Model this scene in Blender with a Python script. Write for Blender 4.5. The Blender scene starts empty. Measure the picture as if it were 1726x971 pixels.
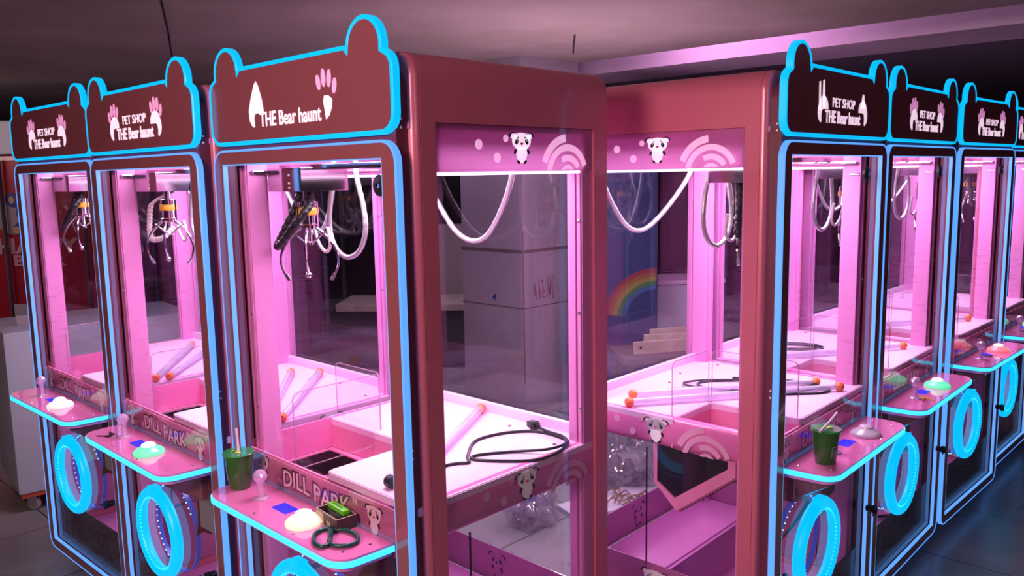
import bpy, bmesh, math, random
from mathutils import Vector, Matrix
random.seed(7)
SC = bpy.context.scene
COL = SC.collection
PI = math.pi

# ------------------------------------------------------------------ camera
FPX = 1382.9
CAM_H = 1.6255
PITCH, ROLL = 0.1368, -0.0183
cam = bpy.data.cameras.new('camera')
cam.sensor_width = 36.0
cam.lens = FPX / 1726 * 36.0
cam.clip_start = 0.05
co = bpy.data.objects.new('camera', cam)
COL.objects.link(co)
co.matrix_world = Matrix.Translation((0, 0, CAM_H)) @ Matrix.Rotation(PI/2 - PITCH, 4, 'X') @ Matrix.Rotation(ROLL, 4, 'Z')
SC.camera = co

# ------------------------------------------------------------------ world, view, sampling
SC.view_settings.view_transform = 'Standard'
SC.view_settings.look = 'None'
SC.view_settings.gamma = 1.0
SC.view_settings.exposure = 0.0
SC.view_settings.use_curve_mapping = False
cy = SC.cycles
cy.max_bounces = 14
cy.diffuse_bounces = 4
cy.glossy_bounces = 5
cy.transparent_max_bounces = 80
cy.transmission_bounces = 6
cy.use_denoising = True
cy.sample_clamp_indirect = 4.0
cy.caustics_reflective = False
cy.caustics_refractive = False
w = bpy.data.worlds.new('world')
SC.world = w
w.use_nodes = True
w.node_tree.nodes['Background'].inputs[0].default_value = (0.72, 0.56, 0.76, 1)
w.node_tree.nodes['Background'].inputs[1].default_value = 0.03

# ------------------------------------------------------------------ lights of the room, with added fill lights
def area(name, loc, target, size, power, color, size_y=None, parent=None):
    l = bpy.data.lights.new(name, 'AREA')
    l.energy = power
    l.color = color
    l.shape = 'RECTANGLE'
    l.size = size
    l.size_y = size_y or size
    o = bpy.data.objects.new(name, l)
    COL.objects.link(o)
    o.location = loc
    d = Vector(target) - Vector(loc)
    o.rotation_euler = d.to_track_quat('-Z', 'Y').to_euler()
    if parent:
        o.parent = parent
    return o

area('aisle_ceiling_lamp', (-1.5, -0.1, 2.3), (0.1, 2.0, 1.5), 0.9, 100, (1.0, 0.66, 0.62))
def point_fill(name, loc, power, color, r=0.15):
    l = bpy.data.lights.new(name, 'POINT')
    l.energy = power; l.color = color; l.shadow_soft_size = r
    o = bpy.data.objects.new(name, l); COL.objects.link(o); o.location = loc
    return o
area('coffer_fill', (1.25, 5.42, 2.68), (1.75, 5.85, 2.45), 0.9, 9, (0.95, 0.45, 0.90), 0.12)  # added light without a known fixture, brightens the beam face
point_fill('back_glow_fill', (0.35, 4.55, 1.45), 46, (1.0, 0.68, 0.88))  # added glow standing in for light leaking from the machines
area('right_side_fill', (1.9, -0.9, 2.3), (0.4, 2.2, 1.1), 0.8, 12, (1.0, 0.72, 0.86))  # added fill, lifts the dark cabinet side and right-row fronts
area('far_hall_lamp', (-0.8, 6.2, 2.33), (-0.8, 6.2, 0.0), 1.0, 26, (0.80, 0.62, 0.90))
area('shopfront_fill', (-4.6, 5.2, 2.2), (-4.6, 6.6, 1.0), 0.9, 16, (1.0, 0.72, 0.72))  # added light aimed at the red shopfront to brighten it

# ------------------------------------------------------------------ materials
def mat(name, col=(0.5, 0.5, 0.5), rough=0.4, metal=0.0, emis=None, estr=0.0, coat=0.0, spec=0.5):
    m = bpy.data.materials.new(name)
    m.use_nodes = True
    b = m.node_tree.nodes['Principled BSDF']
    b.inputs['Base Color'].default_value = (*col, 1)
    b.inputs['Roughness'].default_value = rough
    b.inputs['Metallic'].default_value = metal
    b.inputs['Coat Weight'].default_value = coat
    b.inputs['Coat Roughness'].default_value = 0.06
    b.inputs['Specular IOR Level'].default_value = spec
    if emis:
        b.inputs['Emission Color'].default_value = (*emis, 1)
        b.inputs['Emission Strength'].default_value = estr
    return m

def clear(name, tint=(0.97, 0.97, 0.98), ior=1.45, gloss=(1, 1, 1), haze=0.0, hazecol=(0.8, 0.8, 0.8)):
    m = bpy.data.materials.new(name)
    m.use_nodes = True
    nt = m.node_tree
    nt.nodes.clear()
    out = nt.nodes.new('ShaderNodeOutputMaterial')
    tr = nt.nodes.new('ShaderNodeBsdfTransparent')
    tr.inputs[0].default_value = (*tint, 1)
    gl = nt.nodes.new('ShaderNodeBsdfGlossy')
    gl.inputs['Color'].default_value = (*gloss, 1)
    gl.inputs['Roughness'].default_value = 0.01
    # Schlick reflectance, outer faces only
    lw = nt.nodes.new('ShaderNodeLayerWeight')
    lw.inputs[0].default_value = 0.5
    pw = nt.nodes.new('ShaderNodeMath'); pw.operation = 'POWER'
    pw.inputs[1].default_value = 5.0
    nt.links.new(lw.outputs['Facing'], pw.inputs[0])
    f0 = ((ior-1)/(ior+1))**2 * 1.3
    mr = nt.nodes.new('ShaderNodeMath'); mr.operation = 'MULTIPLY_ADD'
    mr.inputs[1].default_value = 1-f0
    mr.inputs[2].default_value = f0
    nt.links.new(pw.outputs[0], mr.inputs[0])
    ge = nt.nodes.new('ShaderNodeNewGeometry')
    nb = nt.nodes.new('ShaderNodeMath'); nb.operation = 'SUBTRACT'
    nb.inputs[0].default_value = 1.0
    nt.links.new(ge.outputs['Backfacing'], nb.inputs[1])
    fm = nt.nodes.new('ShaderNodeMath'); fm.operation = 'MULTIPLY'
    nt.links.new(mr.outputs[0], fm.inputs[0])
    nt.links.new(nb.outputs[0], fm.inputs[1])
    mx = nt.nodes.new('ShaderNodeMixShader')
    nt.links.new(fm.outputs[0], mx.inputs[0])
    if haze > 0:
        df = nt.nodes.new('ShaderNodeBsdfDiffuse')
        df.inputs[0].default_value = (*hazecol, 1)
        m2 = nt.nodes.new('ShaderNodeMixShader')
        m2.inputs[0].default_value = haze
        nt.links.new(tr.outputs[0], m2.inputs[1])
        nt.links.new(df.outputs[0], m2.inputs[2])
        nt.links.new(m2.outputs[0], mx.inputs[1])
    else:
        nt.links.new(tr.outputs[0], mx.inputs[1])
    nt.links.new(gl.outputs[0], mx.inputs[2])
    nt.links.new(mx.outputs[0], out.inputs[0])
    return m

def add_noise(m, c1, c2, scale, detail=4, bump=0.0, coord='Object', lo=0.35, hi=0.65):
    nt = m.node_tree
    b = nt.nodes['Principled BSDF']
    tc = nt.nodes.new('ShaderNodeTexCoord')
    n = nt.nodes.new('ShaderNodeTexNoise')
    n.inputs['Scale'].default_value = scale
    n.inputs['Detail'].default_value = detail
    r = nt.nodes.new('ShaderNodeValToRGB')
    r.color_ramp.elements[0].position = lo
    r.color_ramp.elements[0].color = (*c1, 1)
    r.color_ramp.elements[1].position = hi
    r.color_ramp.elements[1].color = (*c2, 1)
    nt.links.new(tc.outputs[coord], n.inputs['Vector'])
    nt.links.new(n.outputs['Fac'], r.inputs[0])
    nt.links.new(r.outputs[0], b.inputs['Base Color'])
    if bump:
        bp = nt.nodes.new('ShaderNodeBump')
        bp.inputs['Strength'].default_value = bump
        bp.inputs['Distance'].default_value = 0.01
        nt.links.new(n.outputs['Fac'], bp.inputs['Height'])
        nt.links.new(bp.outputs[0], b.inputs['Normal'])
    return m

def tile_mat(name, c1, c2, line, size, rough, rot=-0.76, rough2=None, spec=0.5):
    m = mat(name, c1, rough, spec=spec)
    nt = m.node_tree
    b = nt.nodes['Principled BSDF']
    tc = nt.nodes.new('ShaderNodeTexCoord')
    mp = nt.nodes.new('ShaderNodeMapping')
    mp.inputs['Rotation'].default_value = (0, 0, -rot)
    mp.inputs['Scale'].default_value = (1/size, 1/size, 1/size)
    br = nt.nodes.new('ShaderNodeTexBrick')
    br.offset = 0.0
    br.inputs['Scale'].default_value = 1.0
    br.inputs['Mortar Size'].default_value = 0.006
    br.inputs['Mortar Smooth'].default_value = 0.2
    br.inputs['Brick Width'].default_value = 1.0
    br.inputs['Row Height'].default_value = 1.0
    br.inputs['Color1'].default_value = (*c1, 1)
    br.inputs['Color2'].default_value = (*c2, 1)
    br.inputs['Mortar'].default_value = (*line, 1)
    nt.links.new(tc.outputs['Object'], mp.inputs[0])
    nt.links.new(mp.outputs[0], br.inputs['Vector'])
    ns = nt.nodes.new('ShaderNodeTexNoise')
    ns.inputs['Scale'].default_value = 5.0
    ns.inputs['Detail'].default_value = 5.0
    nt.links.new(tc.outputs['Object'], ns.inputs['Vector'])
    mr = nt.nodes.new('ShaderNodeMapRange')
    mr.inputs['To Min'].default_value = 0.82
    mr.inputs['To Max'].default_value = 1.1
    nt.links.new(ns.outputs['Fac'], mr.inputs['Value'])
    mu = nt.nodes.new('ShaderNodeVectorMath')
    mu.operation = 'SCALE'
    nt.links.new(br.outputs['Color'], mu.inputs[0])
    nt.links.new(mr.outputs[0], mu.inputs['Scale'])
    nt.links.new(mu.outputs[0], b.inputs['Base Color'])
    m2 = nt.nodes.new('ShaderNodeMapRange')
    m2.inputs['To Min'].default_value = rough * 0.7
    m2.inputs['To Max'].default_value = rough * 1.4
    nt.links.new(ns.outputs['Fac'], m2.inputs['Value'])
    nt.links.new(m2.outputs[0], b.inputs['Roughness'])
    return m

M = {}
M['paint'] = mat('pink_metallic_paint', (0.60, 0.15, 0.235), 0.33, 0.15, coat=0.25)
M['inner'] = mat('inner_pink_paint', (0.76, 0.27, 0.60), 0.38)
M['door'] = mat('glossy_maroon_acrylic', (0.27, 0.085, 0.105), 0.22, coat=0.6)
M['sign'] = mat('glossy_maroon_sign_face', (0.26, 0.075, 0.098), 0.22, coat=0.7)
M['recess'] = mat('dark_maroon_recess', (0.16, 0.03, 0.06), 0.4)
M['deckm'] = mat('pale_pink_play_deck', (0.88, 0.58, 0.82), 0.35)
M['hole'] = mat('pink_chute_wall', (0.80, 0.25, 0.48), 0.4)
M['band'] = mat('pink_sticker', (0.80, 0.20, 0.50), 0.25, coat=0.4)
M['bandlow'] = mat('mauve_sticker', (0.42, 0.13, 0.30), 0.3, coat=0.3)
def translucent(name, col, tcol, mix=0.55, gloss=0.06, glow=None):
    m = bpy.data.materials.new(name); m.use_nodes = True
    nt = m.node_tree; nt.nodes.clear()
    out = nt.nodes.new('ShaderNodeOutputMaterial')
    d = nt.nodes.new('ShaderNodeBsdfDiffuse'); d.inputs[0].default_value = (*col, 1)
    tl = nt.nodes.new('ShaderNodeBsdfTranslucent'); tl.inputs[0].default_value = (*tcol, 1)
    gl = nt.nodes.new('ShaderNodeBsdfGlossy'); gl.inputs['Roughness'].default_value = 0.2
    a = nt.nodes.new('ShaderNodeMixShader'); a.inputs[0].default_value = mix
    b = nt.nodes.new('ShaderNodeMixShader'); b.inputs[0].default_value = gloss
    nt.links.new(d.outputs[0], a.inputs[1]); nt.links.new(tl.outputs[0], a.inputs[2])
    nt.links.new(a.outputs[0], b.inputs[1]); nt.links.new(gl.outputs[0], b.inputs[2])
    if glow:
        e = nt.nodes.new('ShaderNodeEmission'); e.inputs[0].default_value = (*glow[:3], 1); e.inputs[1].default_value = glow[3]
        ad = nt.nodes.new('ShaderNodeAddShader')
        nt.links.new(b.outputs[0], ad.inputs[0]); nt.links.new(e.outputs[0], ad.inputs[1])
        nt.links.new(ad.outputs[0], out.inputs[0])
    else:
        nt.links.new(b.outputs[0], out.inputs[0])
    return m
M['bandtop'] = translucent('backlit_pink_sticker', (0.85, 0.28, 0.62), (0.96, 0.60, 0.88), 0.60)
M['twhite'] = translucent('white_print_added_glow', (0.9, 0.86, 0.9), (1.0, 0.97, 1.0), 0.62, glow=(1.0, 0.90, 1.0, 0.42))  # emission added to imitate LED light coming through the print
M['tarc'] = translucent('pale_pink_print_added_glow', (0.9, 0.5, 0.75), (0.98, 0.88, 0.96), 0.62, glow=(1.0, 0.66, 0.90, 0.36))  # same added glow in place of light from behind
M['strip'] = translucent('rose_name_sticker', (0.70, 0.24, 0.42), (0.92, 0.55, 0.70), 0.50, 0.08)
M['arc'] = mat('pale_pink_print', (0.88, 0.42, 0.66), 0.3)
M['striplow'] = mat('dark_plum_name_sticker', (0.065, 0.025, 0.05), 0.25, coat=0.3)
M['ctrl'] = mat('glossy_pink_control_top', (0.80, 0.20, 0.48), 0.10, coat=0.8)
M['white'] = mat('white_print', (0.88, 0.84, 0.86), 0.4)
M['signwhite'] = mat('backlit_white_lettering', (0.9, 0.8, 0.88), 0.4, emis=(1.0, 0.72, 0.92), estr=0.80)
M['signpink'] = mat('backlit_pink_toe', (0.8, 0.4, 0.6), 0.4, emis=(0.80, 0.30, 0.66), estr=0.60)
M['black'] = mat('black_print', (0.012, 0.008, 0.012), 0.4)
M['lilac'] = mat('pale_rose_lettering', (0.85, 0.58, 0.66), 0.4)
M['outline'] = mat('dark_plum_outline', (0.09, 0.02, 0.05), 0.4)
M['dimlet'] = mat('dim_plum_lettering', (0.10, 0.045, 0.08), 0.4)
M['nose'] = mat('red_nose_print', (0.65, 0.03, 0.10), 0.4)
M['neonc'] = mat('cyan_neon', (0, 0.2, 0.3), 0.4, emis=(0.0, 0.46, 1.0), estr=1.12)
M['neonb'] = mat('blue_neon', (0.05, 0.15, 0.3), 0.4, emis=(0.10, 0.33, 1.0), estr=1.15)
M['neoni'] = mat('light_blue_neon', (0.05, 0.15, 0.3), 0.4, emis=(0.13, 0.38, 0.95), estr=1.05)
M['neons'] = mat('pale_cyan_neon', (0.05, 0.3, 0.35), 0.4, emis=(0.04, 0.62, 1.0), estr=1.45)
M['ring'] = mat('cyan_neon_ring', (0, 0.2, 0.3), 0.35, emis=(0.0, 0.47, 1.0), estr=1.15)
M['ringdim'] = mat('blue_ring_reflection', (0.05, 0.10, 0.5), 0.3, emis=(0.05, 0.07, 0.55), estr=0.35)  # dim glow imitating the ring mirrored in the glass
M['dot'] = mat('mirrored_led_dot', (0.5, 0.8, 0.9), 0.4, emis=(0.45, 0.95, 1.0), estr=1.4)  # glow for the ring's LEDs as mirrored in the glass
M['led'] = mat('white_led_tube', (0.9, 0.9, 0.9), 0.4, emis=(1.0, 0.82, 1.0), estr=1.5)
M['glass'] = clear('clear_window_glass', (0.955, 0.95, 0.965))
M['acrylic'] = clear('clear_acrylic_guard', (0.97, 0.95, 0.97), 1.3)
M['acredge'] = clear('acrylic_sheet_edge', (0.80, 0.62, 0.80), 1.45, haze=0.35, hazecol=(0.9, 0.6, 0.8))
M['tube'] = clear('clear_plastic_tube', (0.95, 0.90, 0.96), 1.45, haze=0.28, hazecol=(0.85, 0.84, 0.98))
M['chrome'] = mat('polished_chrome', (0.85, 0.80, 0.85), 0.08, 1.0)
M['steel'] = mat('brushed_steel', (0.62, 0.58, 0.60), 0.3, 1.0)
M['brass'] = mat('amber_coil_wrap', (0.85, 0.42, 0.04), 0.35)
M['rubber'] = mat('black_rubber', (0.012, 0.010, 0.014), 0.45)
M['blackbox'] = mat('black_plastic', (0.010, 0.010, 0.016), 0.35)
M['hose'] = mat('grey_corrugated_hose', (0.50, 0.46, 0.50), 0.3, 0.6)
M['whose'] = mat('white_spiral_hose', (0.85, 0.72, 0.80), 0.4)
M['orange'] = mat('orange_plastic_cap', (0.95, 0.20, 0.05), 0.4)
M['crystal'] = clear('crystal_knob', (0.93, 0.78, 0.95), 2.0, haze=0.45, hazecol=(0.95, 0.65, 0.95))
M['blue'] = mat('blue_display', (0.01, 0.01, 0.4), 0.2, emis=(0.02, 0.03, 0.85), estr=0.85)
M['redm'] = mat('dark_red_plastic', (0.16, 0.012, 0.012), 0.4)
M['grey'] = mat('grey_plastic', (0.28, 0.26, 0.28), 0.4)
M['btn_cream'] = mat('lit_cream_button', (0.8, 0.7, 0.55), 0.25, emis=(1.0, 0.85, 0.60), estr=0.62)
M['btn_green'] = mat('lit_green_button', (0.2, 0.7, 0.4), 0.25, emis=(0.04, 0.85, 0.36), estr=0.80)
M['btn_white'] = mat('lit_white_button', (0.8, 0.75, 0.75), 0.25, emis=(1.0, 0.93, 0.82), estr=0.62)
M['btn_off'] = mat('unlit_lilac_button', (0.55, 0.45, 0.58), 0.25, coat=0.5)
M['btn_red'] = mat('lit_red_button', (0.8, 0.3, 0.3), 0.25, emis=(1.0, 0.10, 0.14), estr=0.8)
M['btn_top'] = mat('lit_button_crown', (0.8, 0.8, 0.8), 0.25, emis=(0.80, 0.95, 0.92), estr=0.62)
M['gdrink'] = mat('green_drink_cup', (0.025, 0.13, 0.02), 0.28, coat=0.4)
M['glid'] = mat('green_film_lid', (0.04, 0.30, 0.09), 0.15, coat=0.8)
M['yel'] = mat('yellow_green_spot', (0.45, 0.60, 0.05), 0.4)
M['straw'] = mat('pale_plastic_straw', (0.75, 0.60, 0.75), 0.3)
M['labelm'] = mat('grey_label_print', (0.30, 0.36, 0.38), 0.5)
M['dkgreen'] = mat('dark_green_grip', (0.005, 0.06, 0.05), 0.35)
M['card'] = mat('printed_carton', (0.06, 0.035, 0.04), 0.5)
M['cardl'] = mat('beige_carton_edge', (0.42, 0.30, 0.22), 0.6)
M['green'] = mat('green_plastic', (0.12, 0.55, 0.02), 0.35)
M['bluecloth'] = mat('matt_white', (0.55, 0.55, 0.6), 0.6)
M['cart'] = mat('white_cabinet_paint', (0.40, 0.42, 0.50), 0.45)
M['cartred'] = mat('dull_red_skirting', (0.42, 0.06, 0.03), 0.5)
M['redwall'] = mat('dark_red_panel', (0.34, 0.014, 0.028), 0.35)
M['redlet'] = mat('pale_pink_wall_letters', (0.50, 0.25, 0.30), 0.5)
M['muted'] = mat('muted_white_print', (0.30, 0.25, 0.28), 0.5)
M['navy'] = mat('navy_print', (0.03, 0.05, 0.22), 0.5)
M['tan'] = mat('tan_print', (0.45, 0.30, 0.14), 0.5)
M['post_blue'] = mat('deep_blue_panel', (0.02, 0.035, 0.12), 0.5)
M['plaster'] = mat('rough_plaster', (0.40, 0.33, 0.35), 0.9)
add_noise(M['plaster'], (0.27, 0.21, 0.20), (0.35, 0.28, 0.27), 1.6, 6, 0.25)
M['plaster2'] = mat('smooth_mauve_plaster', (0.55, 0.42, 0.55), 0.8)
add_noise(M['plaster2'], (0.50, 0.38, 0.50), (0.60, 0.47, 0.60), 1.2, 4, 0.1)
M['darkwall'] = mat('dark_wall_paint', (0.06, 0.05, 0.065), 0.7)
add_noise(M['darkwall'], (0.05, 0.04, 0.055), (0.08, 0.065, 0.08), 0.8, 4, 0.0)
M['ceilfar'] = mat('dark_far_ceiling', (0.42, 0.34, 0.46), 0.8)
M['floor'] = tile_mat('grey_floor_tiles', (0.27, 0.265, 0.27), (0.25, 0.245, 0.25), (0.03, 0.03, 0.03), 0.6, 0.28)
M['pillar'] = tile_mat('lavender_pillar_cladding', (0.46, 0.40, 0.50), (0.50, 0.42, 0.50), (0.14, 0.10, 0.12), 0.9, 0.5)
M['wood'] = mat('pale_plywood', (0.75, 0.62, 0.50), 0.6)
add_noise(M['wood'], (0.34, 0.27, 0.22), (0.44, 0.36, 0.30), 9, 5)
M['bag'] = clear('grey_plastic_film', (0.80, 0.80, 0.84), 2.2, haze=0.13, hazecol=(0.60, 0.60, 0.68))
M['twig'] = mat('brown_twigs', (0.22, 0.12, 0.06), 0.7)

# ------------------------------------------------------------------ mesh helpers
class MB:
    """collects geometry for ONE mesh"""
    def __init__(self):
        self.bm = bmesh.new()
        self.mi = 0
    def _faces(self, fs):
        for f in fs:
            f.material_index = self.mi
    def box(self, x0, x1, y0, y1, z0, z1, bev=0.0):
        r = bmesh.ops.create_cube(self.bm, size=1.0)
        vs = r['verts']
        for v in vs:
            v.co = Vector(((x0+x1)/2 + v.co.x*(x1-x0), (y0+y1)/2 + v.co.y*(y1-y0), (z0+z1)/2 + v.co.z*(z1-z0)))
        fs = list({f for v in vs for f in v.link_faces})
        self._faces(fs)
        if bev > 0:
            es = list({e for v in vs for e in v.link_edges})
            r = bmesh.ops.bevel(self.bm, geom=es, offset=bev, segments=2, profile=0.7, affect='EDGES')
            self._faces(r['faces'])
        return self
    def loft(self, loops, closed=True, caps=True):
        """loops: list of rings (lists of points) of equal length"""
        R = [[self.bm.verts.new(p) for p in lp] for lp in loops]
        n = len(R[0])
        fs = []
        for a, b in zip(R, R[1:]):
            for i in range(n if closed else n-1):
                j = (i+1) % n
                try:
                    fs.append(self.bm.faces.new((a[i], a[j], b[j], b[i])))
                except ValueError:
                    pass
        if caps and closed:
            fs.append(self.bm.faces.new(R[0][::-1]))
            fs.append(self.bm.faces.new(R[-1]))
        self._faces(fs)
        return R
    def prism(self, poly, h0, h1, mp):
        """poly of 2-D points, extruded between h0 and h1; mp(u,v,h)->xyz"""
        self.loft([[mp(u, v, h0) for u, v in poly], [mp(u, v, h1) for u, v in poly]])
        return self
    def ringprism(self, outer, inner, h0, h1, mp):
        """a frame: closed band between two outlines with as many points"""
        L = [[mp(u, v, h0) for u, v in outer], [mp(u, v, h1) for u, v in outer],
             [mp(u, v, h1) for u, v in inner], [mp(u, v, h0) for u, v in inner]]
        R = [[self.bm.verts.new(p) for p in lp] for lp in L]
        n = len(outer)
        fs = []
        for k in range(4):
            a, b = R[k], R[(k+1) % 4]
            for i in range(n):
                j = (i+1) % n
                fs.append(self.bm.faces.new((a[i], a[j], b[j], b[i])))
        self._faces(fs)
        return self
    def tube(self, pts, r, seg=10, closed=False, smooth=0, rfun=None):
        pts = [Vector(p) for p in pts]
        if smooth:
            pts = catmull(pts, smooth, closed)
        n = len(pts)
        rings = []
        up = None
        for i, p in enumerate(pts):
            if closed:
                t = (pts[(i+1) % n] - pts[i-1]).normalized()
            else:
                t = (pts[min(i+1, n-1)] - pts[max(i-1, 0)]).normalized()
            if up is None:
                up = Vector((0, 0, 1)) if abs(t.z) < 0.9 else Vector((1, 0, 0))
            s = t.cross(up).normalized()
            up = s.cross(t).normalized()
            rr = rfun(i/(n-1)) * r if rfun else r
            rings.append([p + (s*math.cos(a) + up*math.sin(a)) * rr for a in [2*PI*k/seg for k in range(seg)]])
        if closed:
            rings.append(rings[0])
            self.loft(rings, caps=False)
        else:
            self.loft(rings)
        return self
    def lathe(self, prof, c=(0, 0, 0), seg=24, axis='z'):
        rings = []
        for r, h in prof:
            ring = []
            for k in range(seg):
                a = 2*PI*k/seg
                x, y = max(r, 1e-5)*math.cos(a), max(r, 1e-5)*math.sin(a)
                p = {'z': (x, y, h), 'y': (x, h, y), 'x': (h, x, y)}[axis]
                ring.append((c[0]+p[0], c[1]+p[1], c[2]+p[2]))
            rings.append(ring)
        self.loft(rings)
        return self
    def mesh(self, name, mats, smooth=False):
        bmesh.ops.remove_doubles(self.bm, verts=self.bm.verts, dist=1e-6)
        bmesh.ops.recalc_face_normals(self.bm, faces=self.bm.faces)
        me = bpy.data.meshes.new(name)
        self.bm.to_mesh(me)
        self.bm.free()
        for m in (mats if isinstance(mats, (list, tuple)) else [mats]):
            me.materials.append(m)
        if smooth:
            for p in me.polygons:
                p.use_smooth = True
            try:
                me.set_sharp_from_angle(angle=math.radians(38))
            except Exception:
                pass
        return me

def catmull(pts, k, closed=False):
    out = []
    n = len(pts)
    rng = range(n) if closed else range(n-1)
    for i in rng:
        if closed:
            p0, p1, p2, p3 = pts[i-1], pts[i], pts[(i+1) % n], pts[(i+2) % n]
        else:
            p0, p1, p2, p3 = pts[max(i-1, 0)], pts[i], pts[i+1], pts[min(i+2, n-1)]
        for s in range(k):
            t = s/k
            out.append(0.5*((2*p1) + (-p0+p2)*t + (2*p0-5*p1+4*p2-p3)*t*t + (-p0+3*p1-3*p2+p3)*t**3))
    if not closed:
        out.append(pts[-1])
    return out

def obj(name, mb, mats, parent=None, smooth=False, loc=None):
    me = mb.mesh(name, mats, smooth) if isinstance(mb, MB) else mb
    o = bpy.data.objects.new(name, me)
    COL.objects.link(o)
    if loc:
        o.location = loc
    if parent:
        o.parent = parent
    return o

def thing(name, label, cat, loc=(0, 0, 0), rz=0.0, group=None):
    o = bpy.data.objects.new(name, None)
    COL.objects.link(o)
    o.empty_display_size = 0.1
    o.location = loc
    o.rotation_euler = (0, 0, rz)
    o['label'] = label
    o['category'] = cat
    if group:
        o['group'] = group
    return o

def tag(o, label, cat, group=None, kind=None):
    o['label'] = label
    o['category'] = cat
    if group:
        o['group'] = group
    if kind:
        o['kind'] = kind
    return o

def structure(name, mb, mats, smooth=False):
    o = obj(name, mb, mats, smooth=smooth)
    o['kind'] = 'structure'
    return o

def rrect(x0, x1, z0, z1, r, n=6, corners=(1, 1, 1, 1)):
    """rounded rectangle outline, counter-clockwise from bottom-left; corners bl, br, tr, tl"""
    P = []
    for (cx, cz, a0, on) in ((x0, z0, PI, corners[0]), (x1, z0, 1.5*PI, corners[1]), (x1, z1, 0, corners[2]), (x0, z1, 0.5*PI, corners[3])):
        rr = r if on else 1e-4
        sx = 1 if cx == x0 else -1
        sz = 1 if cz == z0 else -1
        for k in range(n+1):
            a = a0 + 0.5*PI*k/n
            P.append((cx + sx*rr + rr*math.cos(a), cz + sz*rr + rr*math.sin(a)))
    return P

def inset(poly, d):
    n = len(poly)
    out = []
    for i in range(n):
        p0, p1, p2 = Vector(poly[i-1]), Vector(poly[i]), Vector(poly[(i+1) % n])
        e1, e2 = (p1-p0), (p2-p1)
        if e1.length < 1e-7 or e2.length < 1e-7:
            e = e1 if e1.length > e2.length else e2
            nn = Vector((-e.y, e.x)).normalized()
            out.append(tuple(p1 + nn*d))
            continue
        n1 = Vector((-e1.y, e1.x)).normalized()
        n2 = Vector((-e2.y, e2.x)).normalized()
        m = (n1+n2)
        if m.length < 1e-4:
            m = n1
        m.normalize()
        k = max(0.45, m.dot(n1))
        out.append(tuple(p1 + m*d/k))
    return out

FRONT = lambda x0, y0, z0, s=1.0: (lambda u, v, h: (x0+u*s, y0-h, z0+v*s))     # faces -y
RIGHT = lambda x0, y0, z0, s=1.0: (lambda u, v, h: (x0+h, y0+u*s, z0+v*s))     # faces +x
LEFT = lambda x0, y0, z0, s=1.0: (lambda u, v, h: (x0-h, y0-u*s, z0+v*s))      # faces -x
UP = lambda x0, y0, z0, s=1.0: (lambda u, v, h: (x0+u*s, y0+v*s, z0+h))        # faces +z

def ell(cx, cz, rx, rz, n=20, rot=0.0, a0=0.0, a1=2*PI):
    P = []
    full = abs(a1-a0-2*PI) < 1e-6
    for k in range(n if full else n+1):
        a = a0 + (a1-a0)*k/n
        x, z = rx*math.cos(a), rz*math.sin(a)
        P.append((cx + x*math.cos(rot)-z*math.sin(rot), cz + x*math.sin(rot)+z*math.cos(rot)))
    return P

def arcband(cx, cz, r0, r1, a0, a1, n=16, sx=1.0):
    a0, a1 = math.radians(a0), math.radians(a1)
    o = [(cx+sx*r1*math.cos(a0+(a1-a0)*k/n), cz+r1*math.sin(a0+(a1-a0)*k/n)) for k in range(n+1)]
    i = [(cx+sx*r0*math.cos(a0+(a1-a0)*k/n), cz+r0*math.sin(a0+(a1-a0)*k/n)) for k in range(n+1)]
    return o + i[::-1]

def text_mesh(body, width, height, depth=0.0006, bold=0.0, mapper=None, name='lettering', mats=None, shear=0.0):
    cu = bpy.data.curves.new('txt', 'FONT')
    cu.body = body
    cu.size = 1.0
    cu.offset = bold
    cu.extrude = 0.5
    cu.resolution_u = 3
    cu.shear = shear
    o = bpy.data.objects.new('txt', cu)
    COL.objects.link(o)
    dg = bpy.context.evaluated_depsgraph_get()
    me = bpy.data.meshes.new_from_object(o.evaluated_get(dg))
    bpy.data.objects.remove(o)
    bpy.data.curves.remove(cu)
    xs = [v.co.x for v in me.vertices]
    ys = [v.co.y for v in me.vertices]
    x0, x1, y0, y1 = min(xs), max(xs), min(ys), max(ys)
    for v in me.vertices:
        u = (v.co.x-x0)/(x1-x0)*width
        q = (v.co.y-y0)/(y1-y0)*height
        h = (v.co.z+0.5)*depth
        v.co = Vector(mapper(u, q, h))
    me.name = name
    me.materials.clear()
    me.materials.append(mats)
    return me

# ------------------------------------------------------------------ room shell
YAW = -0.76
UV = Vector((math.cos(YAW), math.sin(YAW)))       # along the left row, towards the camera's right
VV = Vector((-math.sin(YAW), math.cos(YAW)))      # depth of the left row
RXF = Vector((0.81, -0.586))                      # direction of the beams
mb = MB()
mb.box(-14, 16, -6, 22, -0.1, 0.0)
structure('floor', mb, M['floor'])

# near low ceiling soffit whose far edge runs behind the machines
E0, E1 = Vector((0.431, 6.012)), Vector((1.597, 4.935))
ED = (E1-E0).normalized()
EN = Vector((-ED.y, ED.x))                         # away from the camera
if EN.y < 0:
    EN = -EN
def ceil_poly(off0, off1, z0, z1, a=-16, b=16):
    m_ = MB()
    P = []
    for s, t in ((a, off0), (b, off0), (b, off1), (a, off1)):
        q = E0 + ED*s + EN*t
        P.append((q.x, q.y))
    m_.prism(P, z0, z1, lambda u, v, h: (u, v, h))
    return m_
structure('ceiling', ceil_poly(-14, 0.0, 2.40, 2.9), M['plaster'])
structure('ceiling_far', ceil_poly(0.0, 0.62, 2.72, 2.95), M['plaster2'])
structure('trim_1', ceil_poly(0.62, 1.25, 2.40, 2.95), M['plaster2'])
structure('ceiling_back', ceil_poly(1.25, 16, 2.62, 2.95), M['ceilfar'])
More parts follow.
